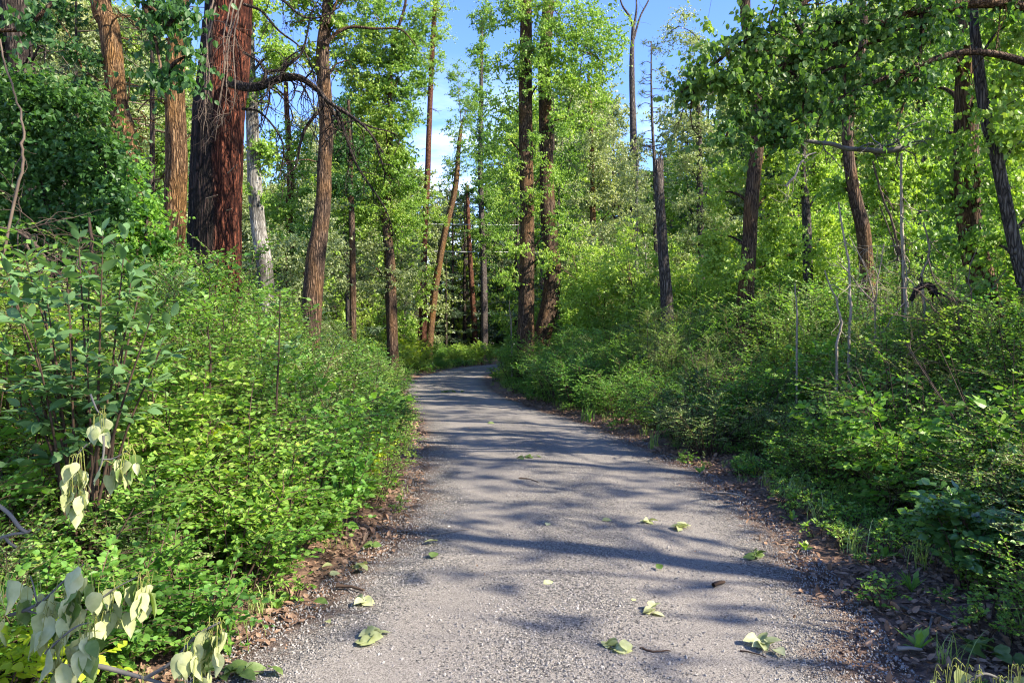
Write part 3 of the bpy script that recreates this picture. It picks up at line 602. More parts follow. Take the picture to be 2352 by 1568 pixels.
# the leafy poplar group left of the gap
tree('poplar_tree', 'leafy green poplar with short brown trunk, left of the slender red trunk', 24.0, [(900, 120, 10), (896, 300, 16), (892, 420, 20), (888, 520, 24), (897, 600, 26), (900, 700, 28)], B_COTTON,
     [(860, 40, 70, 50, 26), (880, 110, 75, 50, 44), (850, 170, 70, 50, 40), (930, 165, 60, 50, 30), (830, 230, 60, 45, 34), (900, 240, 70, 50, 40), (830, 310, 65, 50, 40), (900, 330, 60, 55, 36), (850, 390, 60, 50, 34), (920, 420, 50, 50, 28), (800, 440, 50, 50, 24), (860, 480, 55, 50, 26), (920, 520, 50, 40, 22), (930, 90, 45, 45, 16), (800, 130, 45, 45, 18), (960, 60, 40, 40, 12), (800, 520, 40, 40, 18), (800, 330, 35, 50, 18)], L_COTTON, H=14, auto=2, seed=8, dens=2.1)
tree('slender_tree', 'thin bare red trunk beside the sky gap with leaves at its top', 41.0, [(1003, -20, 10), (996, 60, 12), (991, 170, 13), (986, 300, 14), (982, 420, 15), (976, 520, 15), (974, 640, 16)], B_RED,
     [(1000, 20, 45, 35, 26), (985, 80, 45, 30, 24), (970, 120, 55, 30, 26), (1000, 150, 30, 25, 12), (960, 190, 40, 30, 16), (975, 470, 35, 60, 20), (1010, 480, 35, 40, 12)], L_COTTON_Y, seed=9, dead=10, dens=2.0)
tree('leaning_tree', 'orange lit trunk leaning right over the far bend of the path', 46.0, [(1060, 290, 9), (1054, 340, 11), (1049, 410, 14), (1040, 460, 15), (1022, 530, 16), (1009, 600, 17), (997, 680, 18), (987, 780, 20)], B_ORANGE,
     [(1050, 200, 32, 60, 36), (1055, 300, 34, 50, 32), (1040, 380, 30, 40, 20), (1080, 360, 30, 40, 20), (1070, 250, 30, 40, 20), (1020, 420, 26, 30, 10)], L_COTTON, seed=10)
tree('poplar_tree', 'narrow pale green poplar rising right of the sky gap', 52.0, [(1108, 40, 6), (1105, 200, 10), (1104, 400, 14), (1110, 600, 16)], B_GREY,
     [(1115, 40, 30, 50, 22), (1108, 130, 28, 50, 26), (1100, 230, 34, 50, 36), (1110, 330, 36, 50, 36), (1120, 440, 36, 50, 32), (1120, 540, 40, 50, 30)], L_COTTON, seed=11, ls='far', dens=2.0)
conifer('spruce_tree', 'dark spruce with two thin trunks at the path bend', 1040, 58, 775, 16.0, 3.0, 8, 12, z0=.05, nl=.22, nw=.02, K=14)
conifer('spruce_tree', 'dark bushy spruce right of the red trunk at the bend', 1104, 66, 775, 17.5, 3.6, 10, 13, z0=.04, nl=.24, nw=.022, K=14)
conifer('spruce_tree', 'dark spruce behind the leaning orange trunk', 1010, 66, 775, 15.0, 3.2, 10, 14, z0=.04, nl=.24, nw=.022, K=14)
tree('pine_tree', 'thick pale flanked trunk standing at the far bend of the path', 60.0, [(1072, 440, 12), (1072, 600, 20), (1075, 700, 24), (1076, 775, 28)], B_GREY, [(1075, 470, 30, 40, 20), (1060, 540, 30, 30, 14)], L_DARK, seed=15, ls='far', sides=18)
tree('pine_tree', 'straight thin red trunk right of the pale flanked trunk at the bend', 57.0, [(1073, 425, 9), (1076, 520, 11), (1082, 620, 12), (1092, 778, 14)], B_RED, [(1078, 430, 26, 20, 10)], L_DARK, seed=16, ls='far', sides=14)
tree('scrubby_tree', 'short twiggy tree at the bend left of the leaning orange trunk', 47.0, [(966, 640, 8), (968, 700, 12), (966, 770, 14)], B_RED, [(950, 640, 40, 40, 20), (930, 600, 40, 40, 20)], L_COTTON, seed=17, dead=14)
tree('cottonwood_tree', 'short thick brown trunk below the leafy poplar on the left bank', 25.0, [(885, 480, 16), (888, 560, 18), (894, 640, 22), (898, 710, 24)], B_COTTON, [(870, 440, 40, 40, 14), (840, 600, 50, 50, 24), (950, 610, 45, 50, 20), (920, 680, 40, 40, 14)], L_PALE, seed=18)

# the twin cottonwood in the middle
CB = [(1150, 30, 50, 60, 20), (1205, 20, 60, 50, 24, -.4), (1290, 30, 80, 55, 46, -.6), (1370, 60, 70, 60, 38), (1340, 120, 90, 55, 46, -.4), (1260, 110, 60, 50, 30, -.8), (1200, 130, 50, 40, 18, -.6), (1390, 150, 50, 50, 22),
      (1250, 180, 60, 35, 22, -.9), (1330, 190, 70, 45, 30, -.4), (1160, 160, 40, 40, 12, -.4), (1300, 270, 50, 40, 14, -.3), (1360, 260, 40, 45, 14), (1165, 240, 36, 36, 10, -.4), (1150, 310, 40, 40, 14, -.3), (1175, 390, 32, 36, 9, -.4),
      (1230, 330, 26, 50, 6, -.6), (1270, 390, 40, 40, 9, -.3), (1230, 450, 26, 40, 6, -.6), (1165, 480, 40, 40, 12, -.4), (1180, 560, 36, 40, 9, -.6), (1290, 520, 30, 50, 9, -.3), (1250, 590, 30, 30, 6, -.6), (1170, 640, 30, 40, 7, -.5), (1120, 380, 30, 50, 8)]
tree('twin_cottonwood_tree', 'big twin stemmed cottonwood with yellow green leaves right of the path bend', 24.0, [(1206, -40, 28), (1207, 60, 30), (1206, 180, 34), (1208, 300, 36), (1210, 400, 37), (1211, 520, 38), (1209, 640, 40), (1207, 760, 44)], B_COTTON,
     CB, L_COTTON_Y, H=21, auto=4, seed=20, sides=28, hang=.9, ls='near', dens=1.55)
_r, _c, _R, _b = TREES[-1][0], TREES[-1][2], TREES[-1][3], TREES[-1][1]
mb = MB(); q = px_path([(1262, -40), (1256, 80), (1250, 160), (1252, 280), (1256, 400), (1260, 500), (1268, 600), (1262, 690), (1240, 790)], 24.5, 7)[::-1]
tube(mb, q, np.interp(np.linspace(0, 1, len(q)), [0, .2, 1], [.30, .26, .18]), 28, 0, rough=.08, seed=5, ridge=.018); add_part(_r, 'trunk', mb, B_COTTON, _b)

# right of the path
tree('birch_tree', 'pale leaved tree with a thin orange trunk right of the twin cottonwood', 29.0, [(1352, 170, 7), (1358, 300, 11), (1362, 450, 14), (1361, 560, 15), (1362, 640, 16)], B_ORANGE,
     [(1380, 300, 45, 50, 24), (1340, 360, 45, 50, 22), (1400, 390, 50, 55, 34), (1340, 450, 45, 55, 26), (1410, 480, 50, 60, 34), (1350, 560, 50, 50, 26), (1420, 570, 50, 55, 34), (1310, 620, 45, 45, 22), (1400, 640, 55, 45, 30), (1450, 440, 30, 70, 18)], L_PALE, seed=21)
tree('birch_tree', 'silvery small leaved tree left of the broken snag', 24.0, [(1465, 330, 6), (1462, 500, 9), (1460, 700, 12)], B_PALE,
     [(1440, 360, 35, 50, 18), (1460, 430, 40, 60, 26), (1470, 520, 45, 50, 26), (1440, 600, 50, 50, 30), (1480, 660, 45, 45, 24), (1400, 680, 50, 40, 22)], L_PALE, seed=22, ls='small')
tree('dead_tree', 'bare forked grey dead tree top against the sky', 35.0, [(1455, 60, 9), (1452, 120, 12), (1452, 200, 15), (1455, 330, 17), (1458, 600, 20)], B_GREY, [(1440, 420, 30, 60, 22), (1470, 330, 16, 20, 5)], L_PALE, seed=23, ls='far')
_r, _b = TREES[-1][0], TREES[-1][1]; mb = MB(); rg = rng_(42)
for pth, r0 in (([(1455, 62), (1446, 38), (1428, 10), (1420, -30)], .07), ([(1456, 62), (1462, 20), (1460, -30)], .07), ([(1456, 90), (1470, 40), (1490, 0), (1495, -30)], .06)):
    q = px_path(pth, 35.0); tube(mb, q, np.linspace(r0, .03, len(q)), 6, 0, cap=False); dead_twigs(mb, q, .02, 3, rg, ln=.9, droop=-.2, depth=1)
add_part(_r, 'limb', mb, B_GREY, _b)
tree('broken_snag', 'broken dead trunk with jagged top and no crown, right of the twin cottonwood', 19.0, [(1513, 378, 16), (1514, 410, 24), (1514, 450, 25), (1519, 520, 25), (1523, 590, 27), (1528, 650, 30), (1532, 720, 34)], B_GREY, [], seed=24, sides=24, dead=0, cat='dead trunk')
_r, _b = TREES[-1][0], TREES[-1][1]
for dx, hgt, r0 in ((-4, 14, .06), (4, 34, .05), (8, 20, .04), (-8, 6, .04), (0, 22, .05)):
    mb = MB(); q = px_path([(1513 + dx, 396, -.05), (1513 + dx * 1.1, 378 - hgt * .4, -.05), (1513 + dx * 1.3, 378 - hgt)], 19, 4); tube(mb, q, np.linspace(r0, .008, len(q)), 5, 0, rough=.2, cap=False); add_part(_r, 'splinter', mb, B_GREY, _b)
mb = MB(); dead_twigs(mb, px_path([(1514, 450), (1526, 640)], 19), .03, 7, rng_(3), ln=.4, depth=1); add_part(_r, 'twigs', mb, B_GREY, _b)
# thin half-dead pine behind the snag
b0 = P(1503, 775, 24); b0[2] = gz(b0[0], b0[1]); rt = thing('dying_pine_tree', 'thin dying pine with sparse needle tufts above the broken snag', 'tree', tuple(b0)); mb = MB(); rg = rng_(43)
q = px_path([(1496, 95), (1496, 200), (1499, 300), (1504, 400), (1506, 600), (1506, 772)], 24)[::-1]; tube(mb, q, np.linspace(.085, .018, len(q)), 8, 0); lf = MB()
for k in range(46):
    z = rg.uniform(95, 470); s_ = rg.choice([-1, 1]); x0 = np.interp(z, [95, 200, 300, 400, 470], [1496, 1496, 1499, 1504, 1505]); l_ = rg.uniform(8, 20) + z * .06
    e = px_path([(x0, z, 0), (x0 + s_ * l_ * .5, z + rg.uniform(-6, 8), rg.normal() * .3), (x0 + s_ * l_, z + rg.uniform(-14, 14), rg.normal() * .5)], 24, 3); tube(mb, e, np.linspace(.016, .006, len(e)), 4, 0, cap=False)
    n_ = 34; A = np.repeat(e[-1][None], n_, 0) + (e[-2] - e[-1]) * rg.random((n_, 1)); leaves(lf, A, rg.normal(size=(n_, 3)), rg.normal(size=(n_, 3)), .17 * rg.uniform(.7, 1.2, n_), .006, T_NEEDLE, rg)
add_part(rt, 'trunk', mb, B_GREY, b0); add_part(rt, 'crown', lf, L_NEEDLE, b0)
tree('aspen_tree', 'blue green small leaved tree right of the broken snag', 25.0, [(1600, 150, 8), (1606, 300, 12), (1608, 450, 15), (1612, 620, 18)], B_GREY,
     [(1560, 60, 50, 40, 14), (1620, 110, 60, 50, 24), (1570, 180, 50, 50, 20), (1640, 210, 60, 50, 30), (1580, 270, 55, 50, 30), (1640, 320, 55, 50, 30), (1570, 370, 50, 50, 28), (1640, 420, 50, 50, 26), (1600, 480, 55, 45, 28), (1660, 520, 45, 45, 20), (1590, 560, 45, 40, 18), (1520, 100, 35, 30, 6)], L_PALE, seed=25, ls='small')
conifer('fir_tree', 'dark green fir behind the broken snag', 1575, 42, 775, 10.5, 2.8, 9, 26, z0=.02, nl=.2, nw=.018, K=14)
conifer('fir_tree', 'shadowed fir between the snag and the dark cottonwood trunk', 1650, 46, 775, 12.0, 3.0, 9, 27, z0=.02, nl=.2, nw=.018, K=14)
tree('cottonwood_tree', 'straight dark brown trunk standing right of the broken snag', 16.0, [(1712, -40, 25), (1716, 60, 28), (1735, 180, 30), (1742, 300, 34), (1733, 400, 36), (1726, 480, 36), (1722, 560, 36), (1716, 640, 38), (1712, 700, 42)], B_COTTON,
     [(1700, 390, 60, 30, 12, .5), (1650, 440, 40, 40, 12, .5), (1780, 440, 40, 50, 18, .4), (1700, 180, 60, 50, 14), (1790, 520, 40, 50, 18, .4), (1650, 540, 40, 40, 14, .5), (1780, 600, 45, 40, 18, .3), (1690, 620, 26, 22, 5, -.6), (1780, 350, 45, 40, 16, .5), (1820, 250, 60, 60, 20, .6), (1650, 620, 45, 40, 16, .4)], L_COTTON_Y, H=19, auto=4, seed=28, sides=26)
tree('tall_tree', 'furrowed grey trunk in the sunlit thicket right of the dark brown trunk', 19.0, [(1845, 380, 12), (1850, 450, 20), (1854, 520, 23), (1856, 620, 25), (1860, 700, 27)], B_GREY,
     [(1850, 330, 60, 60, 30, .4), (1900, 430, 50, 60, 30, .4), (1820, 420, 35, 50, 14), (1900, 540, 50, 50, 26, .4), (1860, 570, 26, 22, 5, -.5), (1820, 640, 45, 45, 20, .4), (1900, 640, 45, 45, 20)], L_COTTON_Y, H=14, auto=3, seed=29, sides=20)
tree('cottonwood_tree', 'dark trunk bent to the left in the middle of the right thicket', 14.0, [(1980, -30, 18), (1985, 90, 20), (1950, 250, 24), (1948, 350, 26), (1962, 450, 30), (1980, 520, 34), (1988, 600, 34), (1992, 690, 38)], B_COTTON,
     [(1960, 250, 60, 50, 26, .5), (2040, 330, 60, 60, 30, .7), (2050, 430, 60, 60, 28, .6), (1920, 420, 30, 40, 8, .3), (2080, 520, 50, 50, 22, .5), (2050, 620, 60, 50, 24, .6), (1950, 160, 60, 50, 24, .5), (2050, 200, 60, 60, 30, .8), (2120, 300, 50, 60, 22, .8), (2130, 420, 50, 60, 22, .8)], L_COTTON_Y, H=18, auto=4, seed=30, sides=22, dead=10)
tree('ivy_clad_tree', 'thick dark trunk wrapped in hanging leaves near the right edge', 9.5, [(2222, -40, 46), (2224, 100, 50), (2222, 250, 54), (2222, 380, 56), (2226, 470, 58), (2236, 560, 62), (2256, 650, 68), (2275, 760, 76)], B_COTTON,
     [(2190, 120, 45, 60, 10, -.2), (2250, 200, 40, 60, 9, -.5), (2210, 330, 40, 50, 9, -.5), (2180, 440, 50, 50, 12, .1), (2250, 420, 40, 60, 9, -.4), (2200, 540, 40, 50, 8, -.3), (2140, 200, 60, 60, 16, .6), (2160, 300, 50, 60, 12, .5), (2250, 650, 40, 40, 6, -.5), (2150, 560, 50, 50, 12, .6)], L_COTTON, H=17, auto=3, seed=31, sides=30, ls='near', hang=.9, auto_r=2.6, dens=.75)
tree('slanting_tree', 'slanting grey trunk crossing the right edge of the picture', 8.6, [(2235, -30, 20), (2245, 120, 24), (2262, 260, 27), (2285, 350, 29), (2306, 450, 30), (2325, 540, 32), (2350, 640, 36), (2375, 760, 42)], B_GREY,
     [(2310, 60, 60, 60, 14), (2330, 180, 50, 60, 13), (2300, 280, 40, 50, 9, -.3), (2350, 320, 50, 60, 12), (2330, 430, 45, 50, 10, .4), (2280, 560, 40, 50, 8, .5), (2390, 480, 60, 70, 14), (2370, 620, 50, 60, 12, .4)], L_COTTON, H=15, auto=1, seed=32, sides=20, ls='near', hang=.8, dens=.9)
# shaded canopy reaching over from the right
OC = [(1560, 215, 32, 18, 7), (1620, 190, 50, 35, 15), (1660, 130, 60, 45, 20), (1720, 80, 60, 50, 22), (1700, 200, 70, 45, 24), (1780, 150, 70, 50, 26), (1760, 260, 60, 45, 20), (1690, 280, 45, 35, 11), (1850, 90, 70, 55, 26), (1850, 200, 65, 50, 22), (1840, 290, 60, 40, 14),
      (1930, 50, 70, 50, 24), (1940, 150, 70, 55, 24), (1940, 250, 60, 45, 15), (2030, 90, 70, 60, 24), (2040, 200, 60, 50, 16), (2120, 60, 60, 50, 20), (2110, 170, 50, 50, 12), (1780, 340, 45, 30, 6), (1660, 330, 40, 25, 5), (2200, 20, 50, 40, 12), (1800, 30, 70, 40, 18), (1990, -20, 90, 40, 20), (2100, -20, 80, 40, 18), (2290, -10, 60, 40, 12), (2060, 290, 50, 40, 8)]
_y = 8.0; cx = P(2800, 775, 8.5)
tree('overhanging_cottonwood_tree', 'cottonwood whose dark shaded boughs hang in over the upper right of the picture', _y, [(2620, -60, 60), (2640, 300, 66), (2650, 700, 76)], B_COTTON, OC, L_SHADED, H=17, auto=2, dens=.42, seed=33, sides=18, ls='near', auto_r=3.2, hang=.7)
_r, _b = TREES[-1][0], TREES[-1][1]; mb = MB(); rg = rng_(44)
for pth, r0 in (([(2640, 200), (2480, 60), (2300, 10), (2100, 30), (1950, 90), (1800, 150), (1680, 190), (1570, 215)], .07), ([(2640, 350), (2480, 200), (2250, 120), (2060, 170), (1900, 240), (1780, 300)], .055), ([(2630, 0), (2400, -90), (2150, -70), (1900, -20), (1780, 60), (1700, 100)], .06)):
    q = px_path(pth, 8.0); tube(mb, q, np.linspace(r0, .008, len(q)), 8, 0, rough=.1, cap=False); dead_twigs(mb, q, .02, 16, rg, ln=.6, droop=.2, depth=2)
add_part(_r, 'limb', mb, B_COTTON, _b)
tree('leafy_cottonwood_tree', 'cottonwood with a few shaded hanging leaves over the top left of the picture', 6.4, [(-260, -60, 90), (-250, 300, 96), (-240, 700, 110)], B_COTTON,
     [(430, 20, 30, 30, 3), (385, 60, 45, 40, 4), (425, 130, 22, 40, 2), (330, 10, 60, 30, 5), (60, 70, 30, 30, 2), (200, -30, 70, 30, 6), (375, 180, 18, 30, 1)], L_DARK, H=12, auto=3, seed=34, sides=18, ls='near', auto_r=2.0, hang=1.0, dens=.6)  # dark leaf colour stands in for the shade over these leaves
# left background
tree('tall_tree', 'sunlit yellow green tree behind the upper left trunks', 30.0, [(150, -20, 12), (150, 200, 18), (150, 600, 24)], B_GREY,
     [(80, 20, 80, 60, 60), (190, 20, 80, 60, 60), (120, 110, 90, 60, 66), (220, 110, 60, 60, 44), (60, 180, 60, 60, 40), (190, 200, 80, 60, 54), (100, 270, 80, 60, 50), (240, 290, 50, 60, 34), (340, 60, 60, 60, 34), (350, 160, 40, 60, 20), (330, 300, 40, 80, 26)], L_PALE, seed=35, ls='far')
conifer('pine_tree', 'long needled pine seen between the leaning trunk and the orange trunk', 350, 17, 775, 11.5, 2.2, 20, 36, z0=.2, nl=.17, nw=.005, K=26, droop=.1, dens=.8)
conifer('pine_tree', 'bushy dark pine left of the leaning trunk', 175, 15, 775, 8.6, 2.0, 18, 37, z0=.2, nl=.17, nw=.006, K=30, droop=.2, dens=1.0)
tree('thicket_tree', 'dense dark green small leaved tree filling the left edge', 7.2, [(110, 230, 14), (105, 400, 20), (110, 600, 26)], B_DARK,
     [(70, 215, 70, 40, 24), (160, 240, 70, 45, 26), (40, 290, 60, 50, 24), (120, 310, 70, 50, 28), (210, 320, 60, 45, 20), (250, 400, 50, 40, 14), (60, 390, 70, 50, 28), (150, 400, 70, 50, 28), (30, 480, 60, 50, 24), (130, 490, 80, 50, 28), (230, 490, 60, 45, 18), (60, 570, 70, 50, 24), (170, 580, 80, 50, 24), (290, 470, 30, 30, 5)], L_DARK, seed=38, ls='small', hang=0.0, dens=.85)  # darker leaf colour stands in for less sunlight on this tree
tree('thicket_tree', 'small leafy green tree in front of the orange trunk', 9.5, [(330, 420, 8), (336, 520, 12), (340, 640, 16)], B_DARK, [(300, 400, 40, 40, 8), (330, 480, 45, 40, 12), (290, 540, 50, 40, 14), (370, 560, 40, 40, 10), (340, 620, 60, 40, 16), (430, 640, 50, 40, 12), (250, 600, 50, 40, 14)], L_SHRUB, seed=39, ls='small', hang=.1)
tree('willow_tree', 'pale sunlit willowy tree behind the left bank shrubs', 24.0, [(790, 470, 8), (795, 600, 11), (800, 720, 14)], B_GREY,
     [(780, 480, 40, 50, 20), (840, 560, 45, 40, 22), (780, 570, 50, 50, 26), (820, 640, 60, 45, 30), (760, 650, 50, 40, 20), (900, 640, 40, 40, 16)], L_PALE, seed=45, ls='small')
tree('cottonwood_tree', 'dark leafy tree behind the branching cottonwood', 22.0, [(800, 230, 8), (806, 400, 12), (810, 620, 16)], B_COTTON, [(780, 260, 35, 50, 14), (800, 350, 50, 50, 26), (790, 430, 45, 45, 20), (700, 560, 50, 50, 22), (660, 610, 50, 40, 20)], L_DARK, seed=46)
tree('tall_tree', 'yellow green trees filling the far right background', 17.0, [(2110, 0, 10), (2115, 300, 14), (2110, 640, 20)], B_GREY,
     [(2060, 60, 60, 60, 30), (2150, 60, 60, 60, 30), (2070, 180, 60, 60, 30), (2170, 180, 60, 60, 30), (2280, 120, 60, 80, 34), (2180, 300, 60, 60, 30), (2300, 280, 60, 80, 34), (2180, 430, 60, 60, 30), (2300, 430, 60, 70, 34), (2160, 560, 60, 60, 30), (2290, 580, 60, 60, 30), (2000, 540, 40, 50, 14)], L_COTTON_Y, seed=47)
# off to the right, throwing the dappled shade over the path
OFFT = [(8.6, -1.6, 11, 'nearest'), (10.0, 1.5, 14, 'nearest tall'), (12.0, 4.5, 14.5, 'broadest'), (12.5, -5.0, 13, 'rearmost'), (11.5, 8.8, 14.5, 'slimmest'), (14, 13, 16, 'farthest'), (16.5, 19, 18, 'most distant')]
for k, (x, y, h, nm) in enumerate(OFFT):
    yy = 8.0; px = x / yy * FPX + 1176
    rg = rng_(60 + k); b0 = np.array([x, y, 0.0]); b0[2] = gz(x, y); root = thing('cottonwood_tree', '%s of the cottonwoods beyond the right edge of the picture' % nm, 'tree', tuple(b0), 'cottonwoods beyond the right edge')
    tk = MB(); C = catmull([[0, 0, -.2], [.2, .1, h * .5], [0, 0, h]], 8); tube(tk, C, np.linspace(.24, .03, len(C)), 12, 0, rough=.07)
    lf = MB(); tw = MB()
    for j in range(11):
        z = h * (.48 + .48 * j / 10); a = rg.random() * 6.28; rr = 1.8 * (1 - .45 * j / 10)
        crown_blob(lf, tw, np.array([math.cos(a) * rr * .8, math.sin(a) * rr * .8, z]), np.array([rr, rr, rr * .7]) * 1.2, 17, rg, .08, .034, T_LO, .6, root=np.array([0, 0, z - rr * .6]), K=7, T=5, tl=.2)
    link('trunk', tk.mesh('trunk', B_COTTON), root); cm = MB(); cm.merge(lf); cm.merge(tw, 1); link('crown', cm.mesh('crown', [L_COTTON, M_TWIG]), root)

# ------------------------------------------------------------------ far wood and undergrowth (uncountable)
def one(lf, tw, mats, nm): cm = MB(); cm.merge(lf); cm.merge(tw, 1); return cm.mesh(nm, mats)
rg = rng_(70)
far = []
for k in range(4):
    lf = MB(); tw = MB(); h = 14.0; r = rng_(200 + k)
    tube(tw, catmull([[0, 0, -.3], [r.normal() * .4, 0, 6], [0, 0, h]], 5), np.linspace(.19, .03, 11), 8, 0)
    for j in range(17):
        z = h * (.08 + .88 * j / 16); a = r.random() * 6.28; rr = 2.3 * (1 - .6 * abs(j / 16 - .35))
        crown_blob(lf, tw, np.array([math.cos(a) * rr * .6, math.sin(a) * rr * .6, z]), np.array([rr, rr, rr * .65]), 22, r, .15, .062, T_LO, .5, T=6, K=8, tl=.5, root=np.array([0, 0, max(0, z - rr)]), mi=0)
    far.append(one(lf, tw, [[L_PALE, L_COTTON, L_COTTON_Y, L_PALE][k], B_GREY], 'far_tree'))
for k in range(2):
    lf = MB(); tw = MB(); conifer_mb(210 + k, 14.0, 2.9, lf, tw, nl=.26, nw=.028, K=12, z0=.02); t2 = MB(); tube(t2, [[0, 0, -.3], [0, 0, 7], [0, 0, 14]], [.2, .13, .02], 8, 1)
    cm = MB(); cm.merge(lf); cm.merge(tw); cm.merge(t2); far.append(cm.mesh('far_conifer', [L_NEEDLE, B_DARK]))
pts = []; rot = []; scl = []; idx = []
tx = [-600, 0, 380, 440, 560, 600, 720, 770, 925, 985, 1150, 1220, 1400, 1430, 1540, 1580, 1800, 2400, 3000]
ty = [-100, -60, 60, 380, 300, 420, 400, 240, 300, 430, 420, 160, 180, 400, 400, 230, 60, -60, -100]
for k in range(560):
    u = rg.random(); Y = 30 + 66 * u ** 1.1; px = rg.uniform(-500, 2900); top = np.interp(px, tx, ty) + rg.uniform(0, 170) * (.3 + .7 * (k % 2))
    if (px > 940 and px < 1200 and Y < 54) or (1200 <= px < 1800 and 38 < Y < 54): continue
    h = CAMH + (HZ - top) / FPX * Y; p_ = P(px, 775, Y)
    if side_dist(p_[:1], p_[1:2])[0][0] < 2: continue
    s_ = h / 14.0; pts.append([p_[0], p_[1], -.1]); rot.append([0, 0, rg.random() * 6.28]); scl.append([max(s_, .55) * rg.uniform(.9, 1.1)] * 2 + [s_])
    idx.append(int(rg.integers(0, 6)) if 900 < px < 1750 else int(rg.choice([0, 1, 2, 3, 0, 1, 4])))
scatter('far_woodland', 'distant mixed wood closing the view behind the nearer trees', far, pts, rot, scl, idx, 'woodland')

def bush_kinds():
    out = []
    out.append((bush(301, .55, .42, 9, 9, 9, .045, .017, T_MID, .22), L_SHRUB))       # 0-2 low
    out.append((bush(302, .60, .45, 9, 9, 10, .038, .014, T_LO, .22), L_SHRUB2))
    out.append((bush(303, .50, .42, 9, 10, 10, .040, .015, T_LO, .24), L_SHRUB))
    out.append((bush(304, 1.15, .62, 13, 15, 10, .048, .018, T_MID, .3), L_SHRUB))    # 3-5 mid
    out.append((bush(305, 1.20, .65, 13, 16, 11, .042, .015, T_LO, .3), L_SHRUB2))
    out.append((bush(306, 1.10, .60, 13, 16, 11, .046, .017, T_LO, .32), L_SHRUB))
    out.append((bush(307, 2.1, .85, 16, 26, 11, .055, .021, T_LO, .36, top_bias=.75), L_SHRUB))   # 6-8 tall
    out.append((bush(308, 2.2, .9, 16, 26, 11, .052, .019, T_LO, .36, top_bias=.75), L_SHRUB2))
    out.append((bush(309, 2.0, .85, 16, 26, 11, .052, .019, T_LO, .36, top_bias=.75), L_COTTON))
    out.append((bush(310, 2.3, 1.3, 14, 26, 9, .095, .038, T_LO, .5, top_bias=.8), L_SHRUB))     # 9-11 far, coarse
    out.append((bush(311, 2.4, 1.3, 14, 26, 9, .09, .036, T_LO, .5, top_bias=.8), L_SHRUB2))
    out.append((bush(312, 2.2, 1.3, 14, 26, 9, .09, .034, T_LO, .5, top_bias=.8), L_COTTON_Y))
    out.append((bush(313, 1.1, .6, 9, 10, 8, .082, .034, T_MID, .26), L_SHRUB))          # 12 big leaved
    out.append((bush(314, 1.1, .65, 13, 20, 15, .030, .0095, T_LO, .30, .3), L_FEATHER))  # 13 fine pinnate
    out.append((bush(315, 2.0, .85, 14, 20, 9, .080, .030, T_MID, .34), L_BLUE))          # 14 tall big leaved
    out.append((bush(316, 2.1, .9, 16, 26, 16, .034, .011, T_LO, .36, .3), L_FEATHER))    # 15 tall fine
    lf, tw = bush(317, 1.7, .8, 9, 5, 3, .05, .018, T_LO, .3); r = rng_(318)              # 16 mostly dead twigs
    for k in range(7):
        a = r.random() * 6.28; c = catmull([[0, 0, 0], [.3 * math.cos(a), .3 * math.sin(a), .8], [.7 * math.cos(a), .7 * math.sin(a), 1.7]], 5); tube(tw, c, np.linspace(.009, .003, len(c)), 4, 1, cap=False); dead_twigs(tw, c, .006, 7, r, ln=.5, droop=0, depth=2, mi=1)
    out.append(((lf, tw), L_SHRUB))
    out.append((bush(319, .5, .42, 8, 7, 7, .070, .030, T_MID, .18), L_SHRUB2))           # 17 low big leaved
    return out
L_FEATHER = leaf_mat('leaf_feathery_pale', (.09, .15, .035), (.13, .21, .05), (.22, .29, .09), transl=.4)
BK = bush_kinds(); BH = [.55, .60, .50, 1.15, 1.2, 1.1, 2.1, 2.2, 2.0, 2.3, 2.4, 2.2, 1.1, 1.1, 2.0, 2.1, 1.6, .5]
def one3(lf, tw, mt): cm = MB(); cm.merge(lf); cm.merge(tw, 1); return cm.mesh('undergrowth_kind', [mt, M_STEM, M_TWIG])
BM = [one3(a, b_, mt) for (a, b_), mt in BK]
def envelope(d, side, x, y):
    nz_ = .5 + .5 * wav(x, y, .9, 3)
    hl = np.minimum(2.3, .75 + .62 * d); hr = np.minimum(2.8, .42 + .47 * d + .55 * np.clip((y - 10) / 6, 0, 1))
    hl = np.where(y < 4.6, np.minimum(hl, .75 + .25 * d), hl)
    fr = np.clip((y - 26) / 20, 0, 1)
    h = np.where(side < 0, hl, hr) * (.78 + .34 * nz_); return h * (1 - .45 * fr)
US = []
for k in range(3):
    lf = MB(); tw = MB(); r = rng_(330 + k)
    for s__ in range(4):
        a = r.random() * 6.28; rr = r.uniform(.3, 1.1); top_ = np.array([math.cos(a) * rr, math.sin(a) * rr, r.uniform(3.6, 5.2)]); c = catmull([[0, 0, -.1], top_ * [.4, .4, .5], top_], 5); tube(tw, c, np.linspace(.04, .008, len(c)), 5, 0, cap=False)
        for j in range(6):
            q_ = c[int((.25 + .75 * j / 5) * (len(c) - 1))]; crown_blob(lf, tw, q_ + r.normal(0, .2, 3), np.array([.75, .75, .5]), 13, r, .078, .031, T_LO, .35, root=q_ - [0, 0, .3], K=8, T=6)
    BM.append(one(lf, tw, [[L_SHRUB2, L_COTTON_Y, L_PALE][k], M_STEM], 'undergrowth_kind'))
pts = []
def grid(y0, y1, sp, xm):
    ys = np.arange(y0, y1, sp); out = []
    for y in ys:
        lim = y * .72 + xm; xs = np.arange(-lim, lim + (2.0 if y < 20 else 0), sp); out.append(np.stack([xs, np.full(len(xs), y)], 1))
    o = np.concatenate(out); return o + rg.uniform(-.45, .45, o.shape) * sp
cand = [(grid(1.6, 11, .46, 2.0), 0), (grid(11, 25, .82, 2), 1), (grid(25, 66, 1.7, 4), 2)]
Pp, Rr, Ss, Ii = [], [], [], []
SPECIAL = []       # kept clear for shrubs that are things of their own: (x, y, r)
